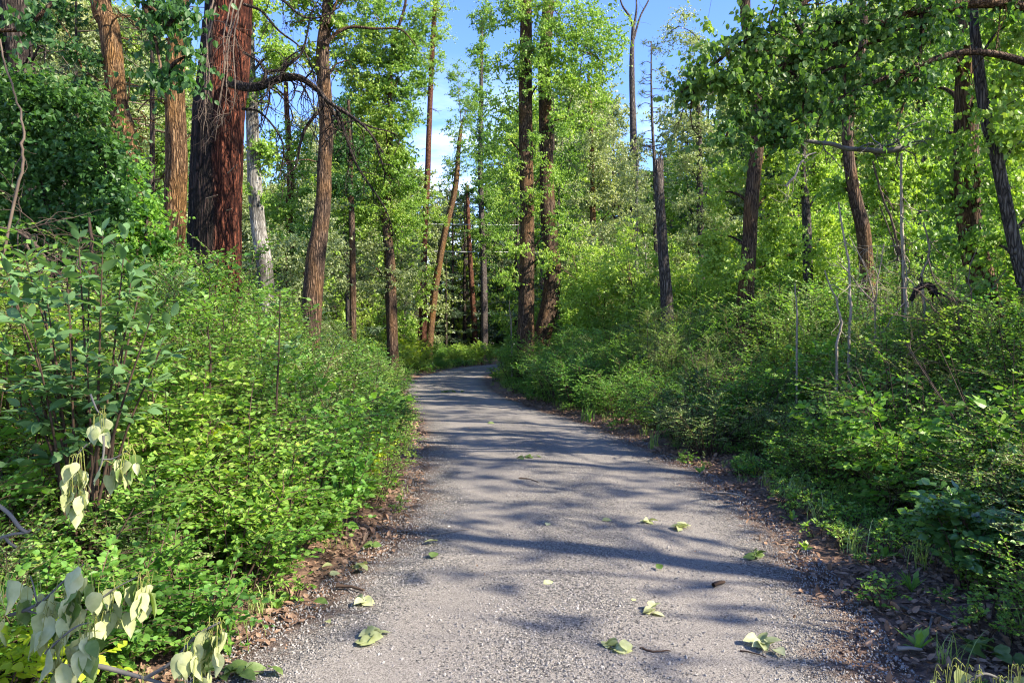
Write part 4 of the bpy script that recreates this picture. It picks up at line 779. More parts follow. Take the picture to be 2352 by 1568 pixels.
def clear_of(x, y): return all((x - a) ** 2 + (y - b_) ** 2 > r_ * r_ for a, b_, r_ in SPECIAL)
def shrub(name, label, x, y, h, r, mat, seed, stems=14, twigs=16, K=11, ll=.046, lw=.017, tmpl=T_MID, tl=.3, flat=.55, tb=.6, group=None, clear=None, cat='shrub', stem_mat=None):
    z = gz(x, y); root = thing(name, label, cat, (x, y, z), group); lf, tw = bush(seed, h, r, stems, twigs, K, ll, lw, tmpl, tl, flat, top_bias=tb)
    link('foliage', lf.mesh('foliage', mat), root); link('stem', tw.mesh('stem', stem_mat or M_STEM), root)
    SPECIAL.append((x, y, (r * .75) if clear is None else clear)); return root
def at(px, py, **k): x, y = gnd(px, py); return x, y
#L_FEATHER = leaf_mat('leaf_feathery_pale', (.10, .16, .05), (.15, .23, .07), (.24, .31, .12), transl=.4)
L_GLOSSY = leaf_mat('leaf_glossy_dark', (.018, .060, .016), (.035, .095, .020), (.08, .16, .02), transl=.3, rough=.22, spec=.7)
L_BRIGHT = leaf_mat('leaf_bright_yellow', (.15, .24, .012), (.24, .32, .015), (.38, .42, .03), transl=.5)
# hero dogwood shrub on the left
x0, y0 = (205 - 1176) / FPX * 4.1, 4.1
z0 = gz(x0, y0); dg = thing('dogwood_shrub', 'tall big leaved blue green shrub at the left, in front of the dark thicket', 'shrub', (x0, y0, z0)); lf = MB(); tw = MB(); rg = rng_(401)
tips = [(285, 575), (235, 590), (150, 590), (90, 640), (60, 600), (205, 640), (300, 650), (110, 700), (180, 545), (330, 620), (40, 700), (230, 700), (290, 760), (160, 760), (80, 780), (350, 720), (200, 840), (110, 850), (270, 850), (370, 800), (20, 640), (30, 840)]
for k, (tx_, ty_) in enumerate(tips):
    e = P(tx_, ty_, 4.1 + rg.uniform(-.5, .35)); b_ = np.array([x0, y0, z0 - .05]) + rg.normal(0, .05, 3) * [1, 1, 0]; m_ = b_ * .5 + e * .5 + np.array([0, 0, .18])
    c = catmull([b_, m_, e], 6); tube(tw, c, np.linspace(.012, .003, len(c)), 5, 0, cap=False)
    s = rg.uniform(.5, 1, 5); qi = np.minimum((s * (len(c) - 1)).astype(int), len(c) - 2); A = c[qi]; az = rg.random(5) * 6.28; D = np.stack([np.cos(az), np.sin(az), rg.uniform(0, .6, 5)], 1)
    A = np.vstack([A, c[-2:-1]]); D = np.vstack([D, norm(c[-1] - c[-2])[None] + [[0, 0, .2]]])
    twig_leaves(lf, tw, A, D, rg.uniform(.18, .32, 6), 8, .105, .027, T_HI, rg, 0, .45, .002, droop=.05)
add_part(dg, 'foliage', lf, L_BLUE, (x0, y0, z0)); add_part(dg, 'stem', tw, M_STEM, (x0, y0, z0))
# two slender saplings with sprays of leaves in the left bank
for lab, pp, Y in (('slender sapling with dark stem left of the path, nearer the camera below the red pine', [(470, 690), (474, 740), (483, 811), (482, 900), (481, 984), (476, 1100)], 5.2),
                   ('slender dark stemmed sapling below the branching cottonwood, right of the other sapling', [(643, 670), (642, 740), (640, 811), (636, 900), (632, 984), (636, 1080)], 5.8)):
    b0 = P(pp[-1][0], 775, Y); b0[2] = gz(b0[0], b0[1]); rt = thing('sapling', lab, 'sapling', tuple(b0), 'saplings in the left bank'); q = px_path(pp, Y)[::-1]; q = np.vstack([[b0[0], b0[1], b0[2] - .05], q]); tw = MB(); lf = MB()
    tube(tw, q, np.linspace(.013, .004, len(q)), 6, 0, rough=.1); A = q[rg.integers(len(q) // 3, len(q), 34)]; az = rg.random(34) * 6.28
    twig_leaves(lf, tw, A, np.stack([np.cos(az), np.sin(az), rg.uniform(0, .7, 34)], 1), rg.uniform(.15, .35, 34), 9, .055, .019, T_MID, rg, 0, .45)
    add_part(rt, 'stem', tw, M_STEM, b0); add_part(rt, 'foliage', lf, L_SHRUB2, b0)
S = shrub
x, y = gnd(1650, 1068); S('feathery_shrub', 'rounded pale feathery shrub on the right verge in front of the darker bushes', x, y + .55, 1.0, .72, L_FEATHER, 410, 20, 18, 13, .030, .010, T_LO, .24)
x, y = gnd(1900, 1090); S('feathery_shrub', 'low pale feathery shrub behind the tall grass on the right verge', x, y + .5, .8, .6, L_FEATHER, 411, 16, 14, 12, .030, .010, T_LO, .22)
x, y = gnd(2255, 1390); S('holly_shrub', 'dark glossy leaved shrub at the right edge above the wilted leaves', x + .1, y + .25, .66, .36, L_GLOSSY, 412, 10, 12, 9, .075, .030, T_HI, .2)
x, y = gnd(2330, 1330); S('holly_shrub', 'second dark glossy shrub at the very right edge, partly out of the picture', x + .2, y + .3, .75, .36, L_GLOSSY, 413, 10, 12, 9, .07, .028, T_HI, .2)
x, y = gnd(835, 1215); S('toothed_leaf_shrub', 'low glossy green shrub reaching the gravel on the left path edge', x - .25, y + .25, .42, .36, L_SHRUB, 414, 12, 10, 9, .06, .026, T_MID, .2)
x, y = gnd(760, 1310); S('toothed_leaf_shrub', 'bushy green shrub nearest the camera on the left path edge', x - .35, y + .2, .62, .42, L_SHRUB, 415, 14, 13, 10, .05, .021, T_MID, .24)
x, y = gnd(905, 1135); S('yellow_green_shrub', 'sunlit yellow green shrub on the left path edge beside the bare litter patch', x - .42, y + .1, .75, .42, L_BRIGHT, 416, 14, 13, 10, .045, .018, T_MID, .22)
x, y = gnd(545, 1320); S('yellow_green_shrub', 'small bright yellow patch of leaves low in the left bank', x - .3, y + .55, .85, .3, L_BRIGHT, 417, 7, 7, 8, .07, .03, T_MID, .16, tb=.25)
x, y = gnd(930, 1010); S('verge_shrub', 'leafy green shrub at the left inner bend of the path', x - .62, y + .1, 1.15, .6, L_SHRUB2, 418, 14, 16, 11, .045, .016, T_LO, .28)
x, y = gnd(905, 900); S('verge_shrub', 'rounded green shrub where the path narrows on the left', x - 1.0, y, 1.5, .8, L_SHRUB, 419, 16, 20, 11, .055, .02, T_LO, .3)
x, y = gnd(1000, 852); S('far_bend_shrub', 'bright rounded shrub on the left at the far bend', x - 1.2, y, 1.8, 1.1, L_BRIGHT, 420, 16, 20, 11, .08, .03, T_LO, .4)
x, y = gnd(1075, 838); S('far_bend_shrub', 'bright low bush beyond the far bend of the path', x + .3, y + 2.0, 1.5, 1.6, L_SHRUB2, 421, 20, 20, 11, .09, .035, T_LO, .4)
x, y = gnd(1132, 888); S('corner_shrub', 'dark green bush at the right hand corner hiding the path bend', x + .75, y + .2, 1.9, .85, L_SHRUB, 422, 18, 22, 11, .055, .02, T_LO, .32)
x, y = gnd(1160, 905); S('corner_shrub', 'leafy bush in front of the foot of the twin cottonwood', x + .95, y + .4, 1.75, .9, L_SHRUB2, 423, 18, 22, 11, .055, .02, T_LO, .32)
x, y = gnd(1250, 945); S('verge_shrub', 'dark green shrub on the right verge right of the twin cottonwood', x + .75, y + .2, 1.35, .75, L_SHRUB, 424, 16, 18, 11, .05, .018, T_LO, .3)
x, y = gnd(1420, 1000); S('verge_shrub', 'low green shrub on the right verge beside the strappy grass clump', x + .7, y + .2, 1.05, .6, L_SHRUB, 425, 14, 16, 11, .045, .016, T_LO, .28)
x, y = gnd(1530, 1040); S('verge_shrub', 'dark green shrub on the right verge left of the pale feathery shrub', x + .4, y + .7, 1.1, .6, L_DARK, 426, 14, 16, 11, .045, .016, T_LO, .28)
x, y = (10 - 1176) / FPX * 2.75, 2.75; S('yellow_green_shrub', 'bright yellow green leaves in the bottom left corner', x, y, .62, .26, L_BRIGHT, 427, 8, 8, 8, .05, .021, T_HI, .16, tb=.3)
x, y = (760 - 1176) / FPX * 9.0, 9.0; S('rowan_shrub', 'tall feathery leaved bush in the middle of the left bank', x, y, 1.85, .8, L_SHRUB2, 428, 16, 22, 13, .045, .014, T_LO, .36, .4)
x, y = (370 - 1176) / FPX * 5.0, 5.0; S('leafy_shrub', 'green bush between the big leaved shrub and the slender sapling', x, y, 1.5, .7, L_SHRUB2, 429, 16, 20, 11, .058, .022, T_MID, .32)
for k, (px, Y, h_, r_, m_, lab) in enumerate([(430, 3.75, .6, .36, L_SHRUB, 'low green bush behind the right hand wilted bough at the bottom left'), (300, 3.5, .62, .4, L_SHRUB, 'leafy green bush in shade behind the hanging wilted twig'), (330, 4.2, .85, .45, L_SHRUB2, 'small round leaved bush in the lower left bank above the wilted boughs'),
        (120, 3.3, .62, .42, L_SHRUB, 'green bush directly behind the arching wilted bough'), (560, 4.5, .72, .42, L_SHRUB, 'twiggy green bush at the lower left path edge, above the litter'), (-60, 3.4, .7, .4, L_SHRUB2, 'green bush at the left picture edge by the forked grey branch'), (640, 4.9, .8, .42, L_SHRUB2, 'green bush left of the black bark strip')]):
    S('verge_shrub', lab, (px - 1176) / FPX * Y, Y, h_, r_, m_, 450 + k, 12, 13, 10, .045, .019, T_MID, .22, clear=.12)
for g_, lv in cand:
    d, sd = side_dist(g_[:, 0], g_[:, 1]); zz = terrain(g_[:, 0], g_[:, 1], d); hh = envelope(d, sd, g_[:, 0], g_[:, 1])
    for (x, y), d_, s_, z_, h_ in zip(g_, d, sd, zz, hh):
        mn = .22 if s_ < 0 else .38
        if d_ < mn + .25 * rg.random() or (abs(x) < 1.2 and y < 3): continue
        if x * x + y * y < 1.7 ** 2 or (y < 2.6 and x > 0 and d_ < 1.2): continue
        if s_ > 0 and y < 8.8 and d_ < .95 + .3 * wav(x, y, 2): continue
        if not clear_of(x, y): continue
        if lv == 2: k = int(rg.integers(9, 12))
        elif h_ < .75: k = int(rg.choice([0, 1, 2, 17, 0, 2]))
        elif h_ < 1.5: k = int(rg.choice([3, 4, 5, 12, 13, 4, 5, 4, 12, 13, 16 if d_ > 1.2 else 5]))
        else: k = int(rg.choice([6, 7, 8, 14 if s_ < 0 else 15, 15, 6, 7, 8, 7]))
        q = h_ / BH[k] * rg.uniform(.82, 1.15); q = min(q, 1.35); wq = q * rg.uniform(.9, 1.15)
        if d_ < .8: wq = min(wq, (d_ + .02) / [.42, .45, .42, .62, .65, .6, .85, .9, .85, 1.3, 1.3, 1.3, .6, .65, .85, .9, .8, .42][k] * 1.1)
        Pp.append([x, y, z_]); Rr.append([rg.normal(0, .1), rg.normal(0, .1), rg.random() * 6.28]); Ss.append([wq, wq, q]); Ii.append(k)
for k in range(150):
    Y = rg.uniform(14, 40); px = rg.uniform(-300, 2700); Y = max(Y, 21) if px > 1330 else Y; x = (px - 1176) / FPX * Y; d_ = side_dist([x], [Y])[0][0]
    if d_ < 2.6 or (1176 < px < 1330 and Y < 24) or (px < 640 and Y < 16): continue
    h_ = rg.uniform(3.0, 5.6); q = h_ / 5.0; Pp.append([x, Y, gz(x, Y)]); Rr.append([0, 0, rg.random() * 6.28]); Ss.append([q, q, q]); Ii.append(18 + int(rg.choice([0, 1, 2, 1, 2])))
print('undergrowth instances', len(Pp))
scatter('undergrowth', 'dense green undergrowth of small leaved shrubs on both sides of the path', BM, Pp, Rr, Ss, Ii, 'undergrowth')
# ------------------------------------------------------------------ verge: litter, stones, grass, small plants
rg = rng_(80)
def curled(n, s, seed):
    r = rng_(seed); mb = MB(); A = r.normal(0, s, (n, 3)); A[:, 2] = .004 + .012 * r.random(n)
    d = r.normal(size=(n, 3)); d[:, 2] *= .25; nn_ = r.normal(0, .35, (n, 3)); nn_[:, 2] = 1
    leaves(mb, A, d, nn_, r.uniform(.03, .075, n), r.uniform(.009, .022, n), T_MID, r)
    B = r.normal(0, s, (n * 2, 3)); B[:, 2] = .006; e = r.normal(0, .035, (n * 2, 3)); e[:, 2] *= .15; segs(mb, B, B + e, .0011, .0008, 1); return mb.mesh('litter_kind', [M_LITTER, M_TWIG])
kinds = [curled(9, .07, 500 + k) for k in range(6)]
q = np.concatenate([np.stack([rg.uniform(-7, 7.5, 26000), 1.8 + 20 * rg.random(26000) ** 1.5], 1)]); d, sd = side_dist(q[:, 0], q[:, 1])
keep = ((d > -.20) & (d < 1.8) & (rg.random(len(d)) < np.clip((d + .34) * 1.6, .05, 1))) | ((d < 0) & (rg.random(len(d)) < .045)); q = q[keep]; d = d[keep]; z = np.maximum(terrain(q[:, 0], q[:, 1], d), np.where(d < 0, .0, -9)) + .004
n = len(q); print('litter', n)
scatter('leaf_litter', 'brown dead leaves and needles along both path edges', kinds, np.stack([q[:, 0], q[:, 1], z], 1), np.stack([rg.normal(0, .08, n), rg.normal(0, .08, n), rg.random(n) * 6.28], 1), np.repeat((rg.uniform(.5, 1.1, n) * np.where(d < -.2, .42, 1))[:, None], 3, 1), rg.integers(0, 6, n), 'leaf litter')
def stone(seed):
    r = rng_(seed); mb = MB(); ph = (1 + 5 ** .5) / 2
    v = np.array([[-1, ph, 0], [1, ph, 0], [-1, -ph, 0], [1, -ph, 0], [0, -1, ph], [0, 1, ph], [0, -1, -ph], [0, 1, -ph], [ph, 0, -1], [ph, 0, 1], [-ph, 0, -1], [-ph, 0, 1]]) / 1.9
    v *= r.uniform(.7, 1.25, (12, 1)); v *= [1, r.uniform(.6, 1), r.uniform(.45, .8)]
    f = [[0, 11, 5], [0, 5, 1], [0, 1, 7], [0, 7, 10], [0, 10, 11], [1, 5, 9], [5, 11, 4], [11, 10, 2], [10, 7, 6], [7, 1, 8], [3, 9, 4], [3, 4, 2], [3, 2, 6], [3, 6, 8], [3, 8, 9], [4, 9, 5], [2, 4, 11], [6, 2, 10], [8, 6, 7], [9, 8, 1]]
    mb.add(v * .5, f, 0, np.full(12, r.random())); return mb.mesh('pebble_kind', M_STONE)
M_STONE = plain_mat('pebble', (.045, .044, .048), (.33, .31, .285), scale=14, rough=.8)
kinds = [stone(520 + k) for k in range(8)]
n = 60000; t_ = rg.random(n); k_ = np.abs(rg.beta(.8, .8, n)); ii = (rg.random(n) ** 1.0 * NL * .62).astype(int)
yy = 2.4 + 9.6 * rg.random(n) ** 1.9; li = np.interp(yy, LC[:, 1], LC[:, 0]); ri = np.interp(yy, RC[:, 1], RC[:, 0]); tt_ = k_; xx = li + (ri - li) * (tt_ * 1.06 - .03)
track = np.exp(-((tt_ - .27) / .1) ** 2) + np.exp(-((tt_ - .73) / .1) ** 2); keep = rg.random(n) > track * .8; xx = xx[keep]; yy = yy[keep]; tt_ = tt_[keep]; n = len(xx)
zz = .03 * (1 - (2 * tt_ - 1) ** 2) - .012 * np.exp(-((tt_ - .27) / .09) ** 2) - .012 * np.exp(-((tt_ - .73) / .09) ** 2) + .006 * wav(xx, yy, 3.1, 4) + .005
scatter('loose_gravel', 'loose grey stones lying on the gravel path', kinds, np.stack([xx, yy, zz], 1), rg.random((n, 3)) * 6.28, np.repeat(rg.gamma(5, .0016, (n, 1)) + .003, 3, 1), rg.integers(0, 8, n), 'gravel')
def tuft(seed, n, h, w_, mat, spread=.03, name='grass_kind'):
    r = rng_(seed); mb = MB()
    for k in range(n):
        a = r.random() * 6.28; b0_ = np.array([r.normal() * spread, r.normal() * spread, -.01]); l_ = h * r.uniform(.5, 1.1); lean = r.uniform(.1, .55) * l_
        pts_ = [b0_ + np.array([math.cos(a) * lean * s_ ** 1.8, math.sin(a) * lean * s_ ** 1.8, l_ * (s_ - .25 * s_ ** 3)]) for s_ in (0, .3, .6, .85, 1)]
        sd_ = np.array([-math.sin(a), math.cos(a), 0]) * w_; V = []
        for s_, p_ in zip((1, .95, .7, .4, .05), pts_): V += [p_ - sd_ * s_, p_ + sd_ * s_]
        mb.add(V, [[2 * i_, 2 * i_ + 1, 2 * i_ + 3, 2 * i_ + 2] for i_ in range(4)], 0, np.full(10, r.random()))
    return mb
kinds = [tuft(540, 16, .16, .0022, 0).mesh('g', L_GRASS), tuft(541, 22, .24, .0025, 0).mesh('g', L_GRASS), tuft(542, 12, .10, .002, 0).mesh('g', L_GRASS)]
for k in range(3):
    lf, tw = bush(550 + k, .16, .11, 5, 4, 6, .03, .012, T_MID, .07); kinds.append(one(lf, tw, [L_SHRUB2 if k else L_SHRUB, M_STEM], 'g'))
q = np.stack([rg.uniform(-6.5, 8, 30000), 2.2 + 42 * rg.random(30000) ** 1.6], 1); d, sd = side_dist(q[:, 0], q[:, 1]); patch = .5 + .5 * wav(q[:, 0], q[:, 1], 2.2, 5)
pr_ = np.where(sd > 0, np.clip((d - .12) * .9, 0, .5), np.clip((d - .02) * .9, 0, .5)) * (.25 + patch) + .9 * ((sd > 0) & (d > .35) & (d < 1.0) & (q[:, 1] > 5.4) & (q[:, 1] < 8.8)); keep = (d < 1.9) & (rg.random(len(d)) < pr_); q = q[keep]; d = d[keep]; n = len(q)
z = terrain(q[:, 0], q[:, 1], d); print('verge plants', n); far_ = 1 + np.clip((q[:, 1] - 10) / 25, 0, 1)
scatter('verge_grass', 'sparse grass and small weeds along the path edges', kinds, np.stack([q[:, 0], q[:, 1], z], 1), np.stack([0 * z, 0 * z, rg.random(n) * 6.28], 1), np.repeat((rg.uniform(.6, 1.4, n) * far_)[:, None], 3, 1), rg.integers(0, 6, n), 'grass')
def plant(name, label, px, py, mb, mat, cat, group=None, dz=0):
    x, y = gnd(px, py); z = max(gz(x, y), 0 if side_dist([x], [y])[0][0] < 0 else -9) + dz; o = link(name, mb.mesh(name, mat), None, (x, y, z)); return tag(o, label, cat, group)
plant('grass_tuft', 'tall sunlit grass tuft on the right verge, the brighter right hand one', 1962, 1165, tuft(560, 60, .36, .0035, 0, .09), L_GRASS, 'grass tuft')
plant('grass_tuft', 'tall grass tuft on the right verge left of the brightest tuft', 1822, 1150, tuft(561, 46, .30, .003, 0, .08), L_GRASS, 'grass tuft')
plant('grass_tuft', 'wide strappy green grass clump under the bushes halfway along the right verge', 1352, 968, tuft(562, 22, .55, .010, 0, .05), L_SHRUB2, 'grass tuft')
plant('grass_tuft', 'thin strappy grass beside the dark shrub further down the right verge', 1500, 1030, tuft(563, 16, .42, .006, 0, .05), L_GRASS, 'grass tuft')
plant('grass_tuft', 'single arching grass tuft in the shade at the bottom left', 520, 1500, tuft(564, 12, .55, .006, 0, .06), L_SHRUB, 'grass tuft')
def rosette(seed, n, l_, w_):
    r = rng_(seed); mb = MB(); a = np.arange(n) * 2.4 + r.random(n); d = np.stack([np.cos(a), np.sin(a), r.uniform(.3, 2.2, n)], 1)
    jag = t_hi(.35, .2); tv = jag[0].copy(); tv[:, 1] *= 1 + .35 * np.where((np.round(tv[:, 0] * 7) % 2) > 0, 1, -1)
    leaves(mb, np.zeros((n, 3)) + r.normal(0, .006, (n, 3)), d, np.array([0, 0, 1.]) + r.normal(0, .3, (n, 3)), l_ * r.uniform(.6, 1.1, n), w_, (tv, jag[1]), r); return mb
for k, (px, py, l_, lab) in enumerate([(2110, 1492, .13, 'upright two leaved dandelion in the gravel edge at lower right'), (2308, 1440, .13, 'tall dandelion leaf rosette at the right edge above the wilted leaves'), (2093, 1368, .15, 'leafy dandelion clump on the litter below the glossy shrub'),
        (1890, 1178, .14, 'dandelion clump in front of the bright grass tuft'), (1818, 1195, .11, 'dandelion rosette left of the clump before the bright grass'), (2030, 1290, .13, 'broad leaved weed on the litter left of the glossy shrub'),
        (1609, 1088, .12, 'small yellow green weed under the pale feathery shrub'), (1730, 1095, .15, 'upright weed between the feathery shrub and the grass tufts'), (1850, 1260, .08, 'tiny weed at the gravel edge on the right'), (640, 1395, .12, 'small weed at the foot of the left bank near the camera')]):
    plant('dandelion_plant', lab, px, py, rosette(570 + k, 9, l_, .018), L_SHRUB2 if k != 7 else L_BRIGHT, 'weed')

# ------------------------------------------------------------------ leaves, twigs and sticks lying on the path
def pathz(x, y):
    d, _ = side_dist([x], [y]); return max(gz(x, y), .012) + .012
def leafpile(seed, n, size, spread, twig=True):
    r = rng_(seed); lf = MB(); tw = MB(); a = r.random() * 6.28; ax = np.array([math.cos(a) , math.sin(a) * .6, 0])
    A = (r.random((n, 1)) - .5) * spread * 1.5 * ax + r.normal(0, spread * .12, (n, 3)); A[:, 2] = .008 + .02 * r.random(n)
    d = r.normal(size=(n, 3)) + ax * r.choice([-1, 1], (n, 1)); d[:, 2] = r.uniform(-.05, .35, n); nn_ = r.normal(0, .5, (n, 3)); nn_[:, 2] = 1
    leaves(lf, A, d, nn_, size * r.uniform(.6, 1.1, n), size * .36, T_HEART, r)
    if twig: segs(tw, [-ax * spread * .8 + [0, 0, .01]], [ax * spread * .7 + [0, 0, .014]], .003, .002, 0, 5); segs(tw, A, A - norm(d) * .03, .0012, .001)
    return lf, tw
piles = [(845, 1478, 8, .085, .11, 'large curled pale green leaf cluster on the gravel at lower left'), (1410, 1503, 7, .085, .11, 'upstanding pale leaf cluster at the bottom centre of the path'), (1762, 1498, 9, .075, .10, 'flat pale leaf cluster at the bottom right of the path'),
    (1735, 1285, 6, .075, .08, 'green leaf cluster near the right gravel edge'), (1497, 1418, 5, .065, .05, 'small crumpled leaf cluster right of the path centre'), (1568, 1218, 9, .075, .11, 'wide pale leaf spray halfway up the right side of the path'),
    (1487, 1208, 3, .075, .03, 'pale leaf pair just left of the wide leaf spray'), (1210, 1057, 6, .085, .13, 'dark green leaf cluster in the middle of the path further away'), (1040, 903, 8, .12, .28, 'distant green leaf spray lying across the path'), (830, 1312, 3, .085, .05, 'pair of pale leaves on the litter below the left shrub'),
    (835, 1391, 2, .085, .03, 'striped green leaf near the left gravel edge'), (855, 1268, 3, .08, .05, 'green leaves on the litter at the left path edge')]
for k, (px, py, n, sz, sp_, lab) in enumerate(piles):
    x, y = gnd(px, py); b0 = (x, y, pathz(x, y)); rt = thing('fallen_leaf_cluster', lab, 'leaf cluster', b0, 'leaf clusters lying on the path'); lf, tw = leafpile(600 + k, n + 3, sz * 1.12, sp_ * 1.3)
    link('leaves', lf.mesh('leaves', L_WILT if k not in (3, 7, 8, 11) else L_WILT_G), rt); link('twig', tw.mesh('twig', M_TWIGP), rt)
for k, (px, py, sz, g_, lab) in enumerate([(1383, 1203, .085, 0, 'single pale leaf left of the leaf pair'), (1248, 1352, .075, 0, 'single cream leaf at the centre of the path above a thin stick'), (1519, 1318, .07, 1, 'single folded yellow green leaf in a sun streak right of centre'), (990, 1290, .10, 1, 'dark green leaf on the left half of the path'),
        (1004, 1252, .11, 0, 'long pale leaf on the left half of the path in shade'), (722, 1392, .10, 1, 'flat green leaf on the left litter edge'), (765, 1308, .09, 0, 'pale curled leaf under the left shrub'), (750, 1439, .05, 0, 'tiny yellow leaf at the lower left of the gravel'), (1255, 1215, .07, 0, 'pale leaf at the path centre beyond the leaf pair'),
        (1120, 976, .14, 1, 'dark leaf lying on the distant gravel'), (1452, 1392, .04, 0, 'tiny yellow leaf right of the crumpled cluster'), (757, 1330, .07, 0, 'white leaf standing against the left shrub')]):
    x, y = gnd(px, py); mb = MB(); r = rng_(640 + k); leaves(mb, np.array([[0, 0, .01]]), np.array([[r.normal(), r.normal() * .5, .18]]), np.array([[r.normal() * .3, -.3, 1.]]), sz, sz * .36, T_HEART, r)
    o = link('fallen_leaf', mb.mesh('fallen_leaf', L_WILT_G if g_ else L_WILT), None, (x, y, pathz(x, y))); tag(o, lab, 'leaf', 'single leaves lying on the path')
for k, (p, r0, mt, lab) in enumerate([([(1218, 1352), (1230, 1362), (1268, 1364)], .005, M_TWIGG, 'thin curved grey stick below the cream leaf'), ([(1198, 1400), (1235, 1384)], .006, M_TWIGG, 'short grey stick right of a dark stone at the path centre'), ([(1215, 1405), (1262, 1406)], .004, M_TWIGG, 'thin grey stick lying level at the path centre'),
        ([(990, 1236), (1040, 1228), (1080, 1221)], .006, M_TWIGP, 'long tan twig on the left half of the path'), ([(1192, 1104), (1215, 1106), (1236, 1113)], .010, M_TWIG, 'brown twig in the sunny stretch of the path'), ([(1638, 1354), (1664, 1346)], .016, M_STEM, 'short dark bark chunk on the right half of the path'),
        ([(772, 1356), (800, 1358), (836, 1366)], .013, M_STEM, 'flat black bark strip on the left litter edge'), ([(2052, 1398), (2090, 1412), (2140, 1424), (2188, 1446)], .010, M_TWIGG, 'long crooked grey stick on the right litter'), ([(2060, 1502), (2118, 1504)], .012, M_TWIGP, 'pale short stick at the bottom right gravel edge'),
        ([(520, 1500), (560, 1478), (606, 1452)], .009, M_STEM, 'dark stick along the lower left gravel edge'), ([(1470, 1500), (1500, 1508), (1540, 1506)], .006, M_STEM, 'thin dark twig right of the upstanding leaf cluster'), ([(1885, 1100 + 90), (1935, 1206)], .010, M_TWIGP, 'bent pale stick on the litter in front of the grass'),
        ([(1640, 1136), (1690, 1142), (1712, 1150)], .012, M_TWIGP, 'tan stick on the right litter edge below the upright weed'), ([(1700, 1505), (1760, 1520)], .004, M_STEM, 'thin twig by the flat pale leaf cluster'), ([(2142, 1432), (2128, 1480), (2120, 1500)], .008, M_TWIGG, 'forked grey stick on the litter at lower right')]):
    pts_ = []
    for a, b_ in p: x, y = gnd(a, b_); pts_.append([x, y, pathz(x, y) + r0 * .4])
    pts_ = np.array(pts_); c0 = pts_[0].copy(); mb = MB(); c = catmull(pts_ - c0, 4); c[1:-1, 2] += rng_(k).uniform(0, .006, len(c) - 2); tube(mb, c, np.linspace(r0, r0 * .55, len(c)), 6, 0, rough=.15, seed=k)
    o = link('stick', mb.mesh('stick', mt), None, tuple(c0)); tag(o, lab, 'stick', 'sticks lying on and beside the path')

# ------------------------------------------------------------------ broken cottonwood boughs with wilted leaves
def wilted(label, Y, paths, clusters, group='wilted cottonwood boughs', seed=0, ll=.12, green=.2, zmin=None):
    ll *= .84
    rg = rng_(700 + seed); b0 = P(*paths[0][0][0][:2], Y); rt = thing('wilted_branch', label, 'branch', tuple(b0), group); tw = MB(); lf = MB(); pe = MB(); lg = MB()
    for pth, r0 in paths:
        q = px_path(pth, Y); tube(tw, q, np.linspace(r0, r0 * .45, len(q)), 7, 0, rough=.08, seed=seed)
    for px, py, n, *o_ in clusters:
        dY = o_[0] if o_ else 0; c = P(px, py, Y + dY)
        for k in range(int(n * 1.1)):
            a = rg.random() * 6.28; out = np.array([math.cos(a), math.sin(a), 0]) * rg.uniform(.012, .045); up_ = rg.uniform(.0, .02); dn = rg.uniform(.02, .09)
            s0 = c + rg.normal(0, .012, 3); m_ = s0 + out * .6 + [0, 0, up_]; e_ = s0 + out + [0, 0, -dn]; pq = catmull([s0, m_, e_], 3); tube(pe, pq, np.full(len(pq), .0013), 4, 0, cap=False)
            d = out * 1.3 + np.array([0, 0, -1]) * rg.uniform(.7, 1.1) * .16 + rg.normal(0, .02, 3); nn_ = norm(out + rg.normal(0, .02, 3)) + np.array([0, 0, .15])
            l_ = ll * rg.uniform(.6, 1.15); tv_ = t_hi(rg.uniform(-.1, .7), rg.uniform(-.6, .9), True); tv_[0][:, 2] += rg.normal(0, .09, len(tv_[0])); leaves(lg if rg.random() < green else lf, e_[None], d[None], nn_[None], l_, l_ * rg.uniform(.24, .36), tv_, rg)
    add_part(rt, 'stem', tw, M_TWIGG, b0); add_part(rt, 'petiole', pe, M_PET, b0); add_part(rt, 'leaves', lf, L_WILT, b0)
    if lg.n: add_part(rt, 'green_leaves', lg, L_WILT_G, b0)
wilted('arching broken bough with cream wilted leaves at the left bottom', 2.65, [([(20, 1412), (60, 1400), (100, 1378), (145, 1335), (192, 1295)], .007), ([(60, 1400), (85, 1408), (112, 1412)], .005), ([(85, 1385), (78, 1350), (70, 1322)], .004)],
       [(70, 1322, 5), (192, 1296, 8), (160, 1330, 6), (145, 1350, 6), (130, 1380, 5), (120, 1410, 6), (20, 1310, 3), (10, 1350, 3)], seed=1)
wilted('wilted leafy twig below the arching bough in the left corner', 2.6, [([(104, 1500), (140, 1465), (178, 1437), (210, 1428)], .005)], [(205, 1430, 7), (180, 1440, 6), (150, 1465, 5), (120, 1495, 5), (170, 1500, 4, .1)], seed=2, green=.3)
wilted('wilted twig hanging against dark shade right of the arching bough', 3.0, [([(160, 1425), (215, 1388), (262, 1352), (320, 1322)], .005)], [(320, 1325, 7), (345, 1320, 4), (275, 1350, 4), (250, 1335, 3), (225, 1372, 6), (245, 1400, 4)], seed=3, ll=.12)
wilted('thick grey fallen branch with side shoot and wilted leaves at the bottom left', 2.75, [([(160, 1524), (230, 1530), (290, 1545), (345, 1560), (410, 1580)], .012), ([(335, 1556), (395, 1520), (432, 1480), (462, 1452), (505, 1428)], .008), ([(400, 1516), (425, 1525), (450, 1520)], .004)],
       [(500, 1430, 8), (470, 1450, 5), (432, 1470, 6), (450, 1500, 6), (445, 1530, 6), (420, 1545, 5), (330, 1535, 4)], seed=4, ll=.11)
wilted('wilted leaves on a hanging twig in the left bank, the topmost bunch', 3.3, [([(208, 905), (222, 940), (234, 952)], .005)], [(234, 952, 9)], seed=5, ll=.105, green=.3)
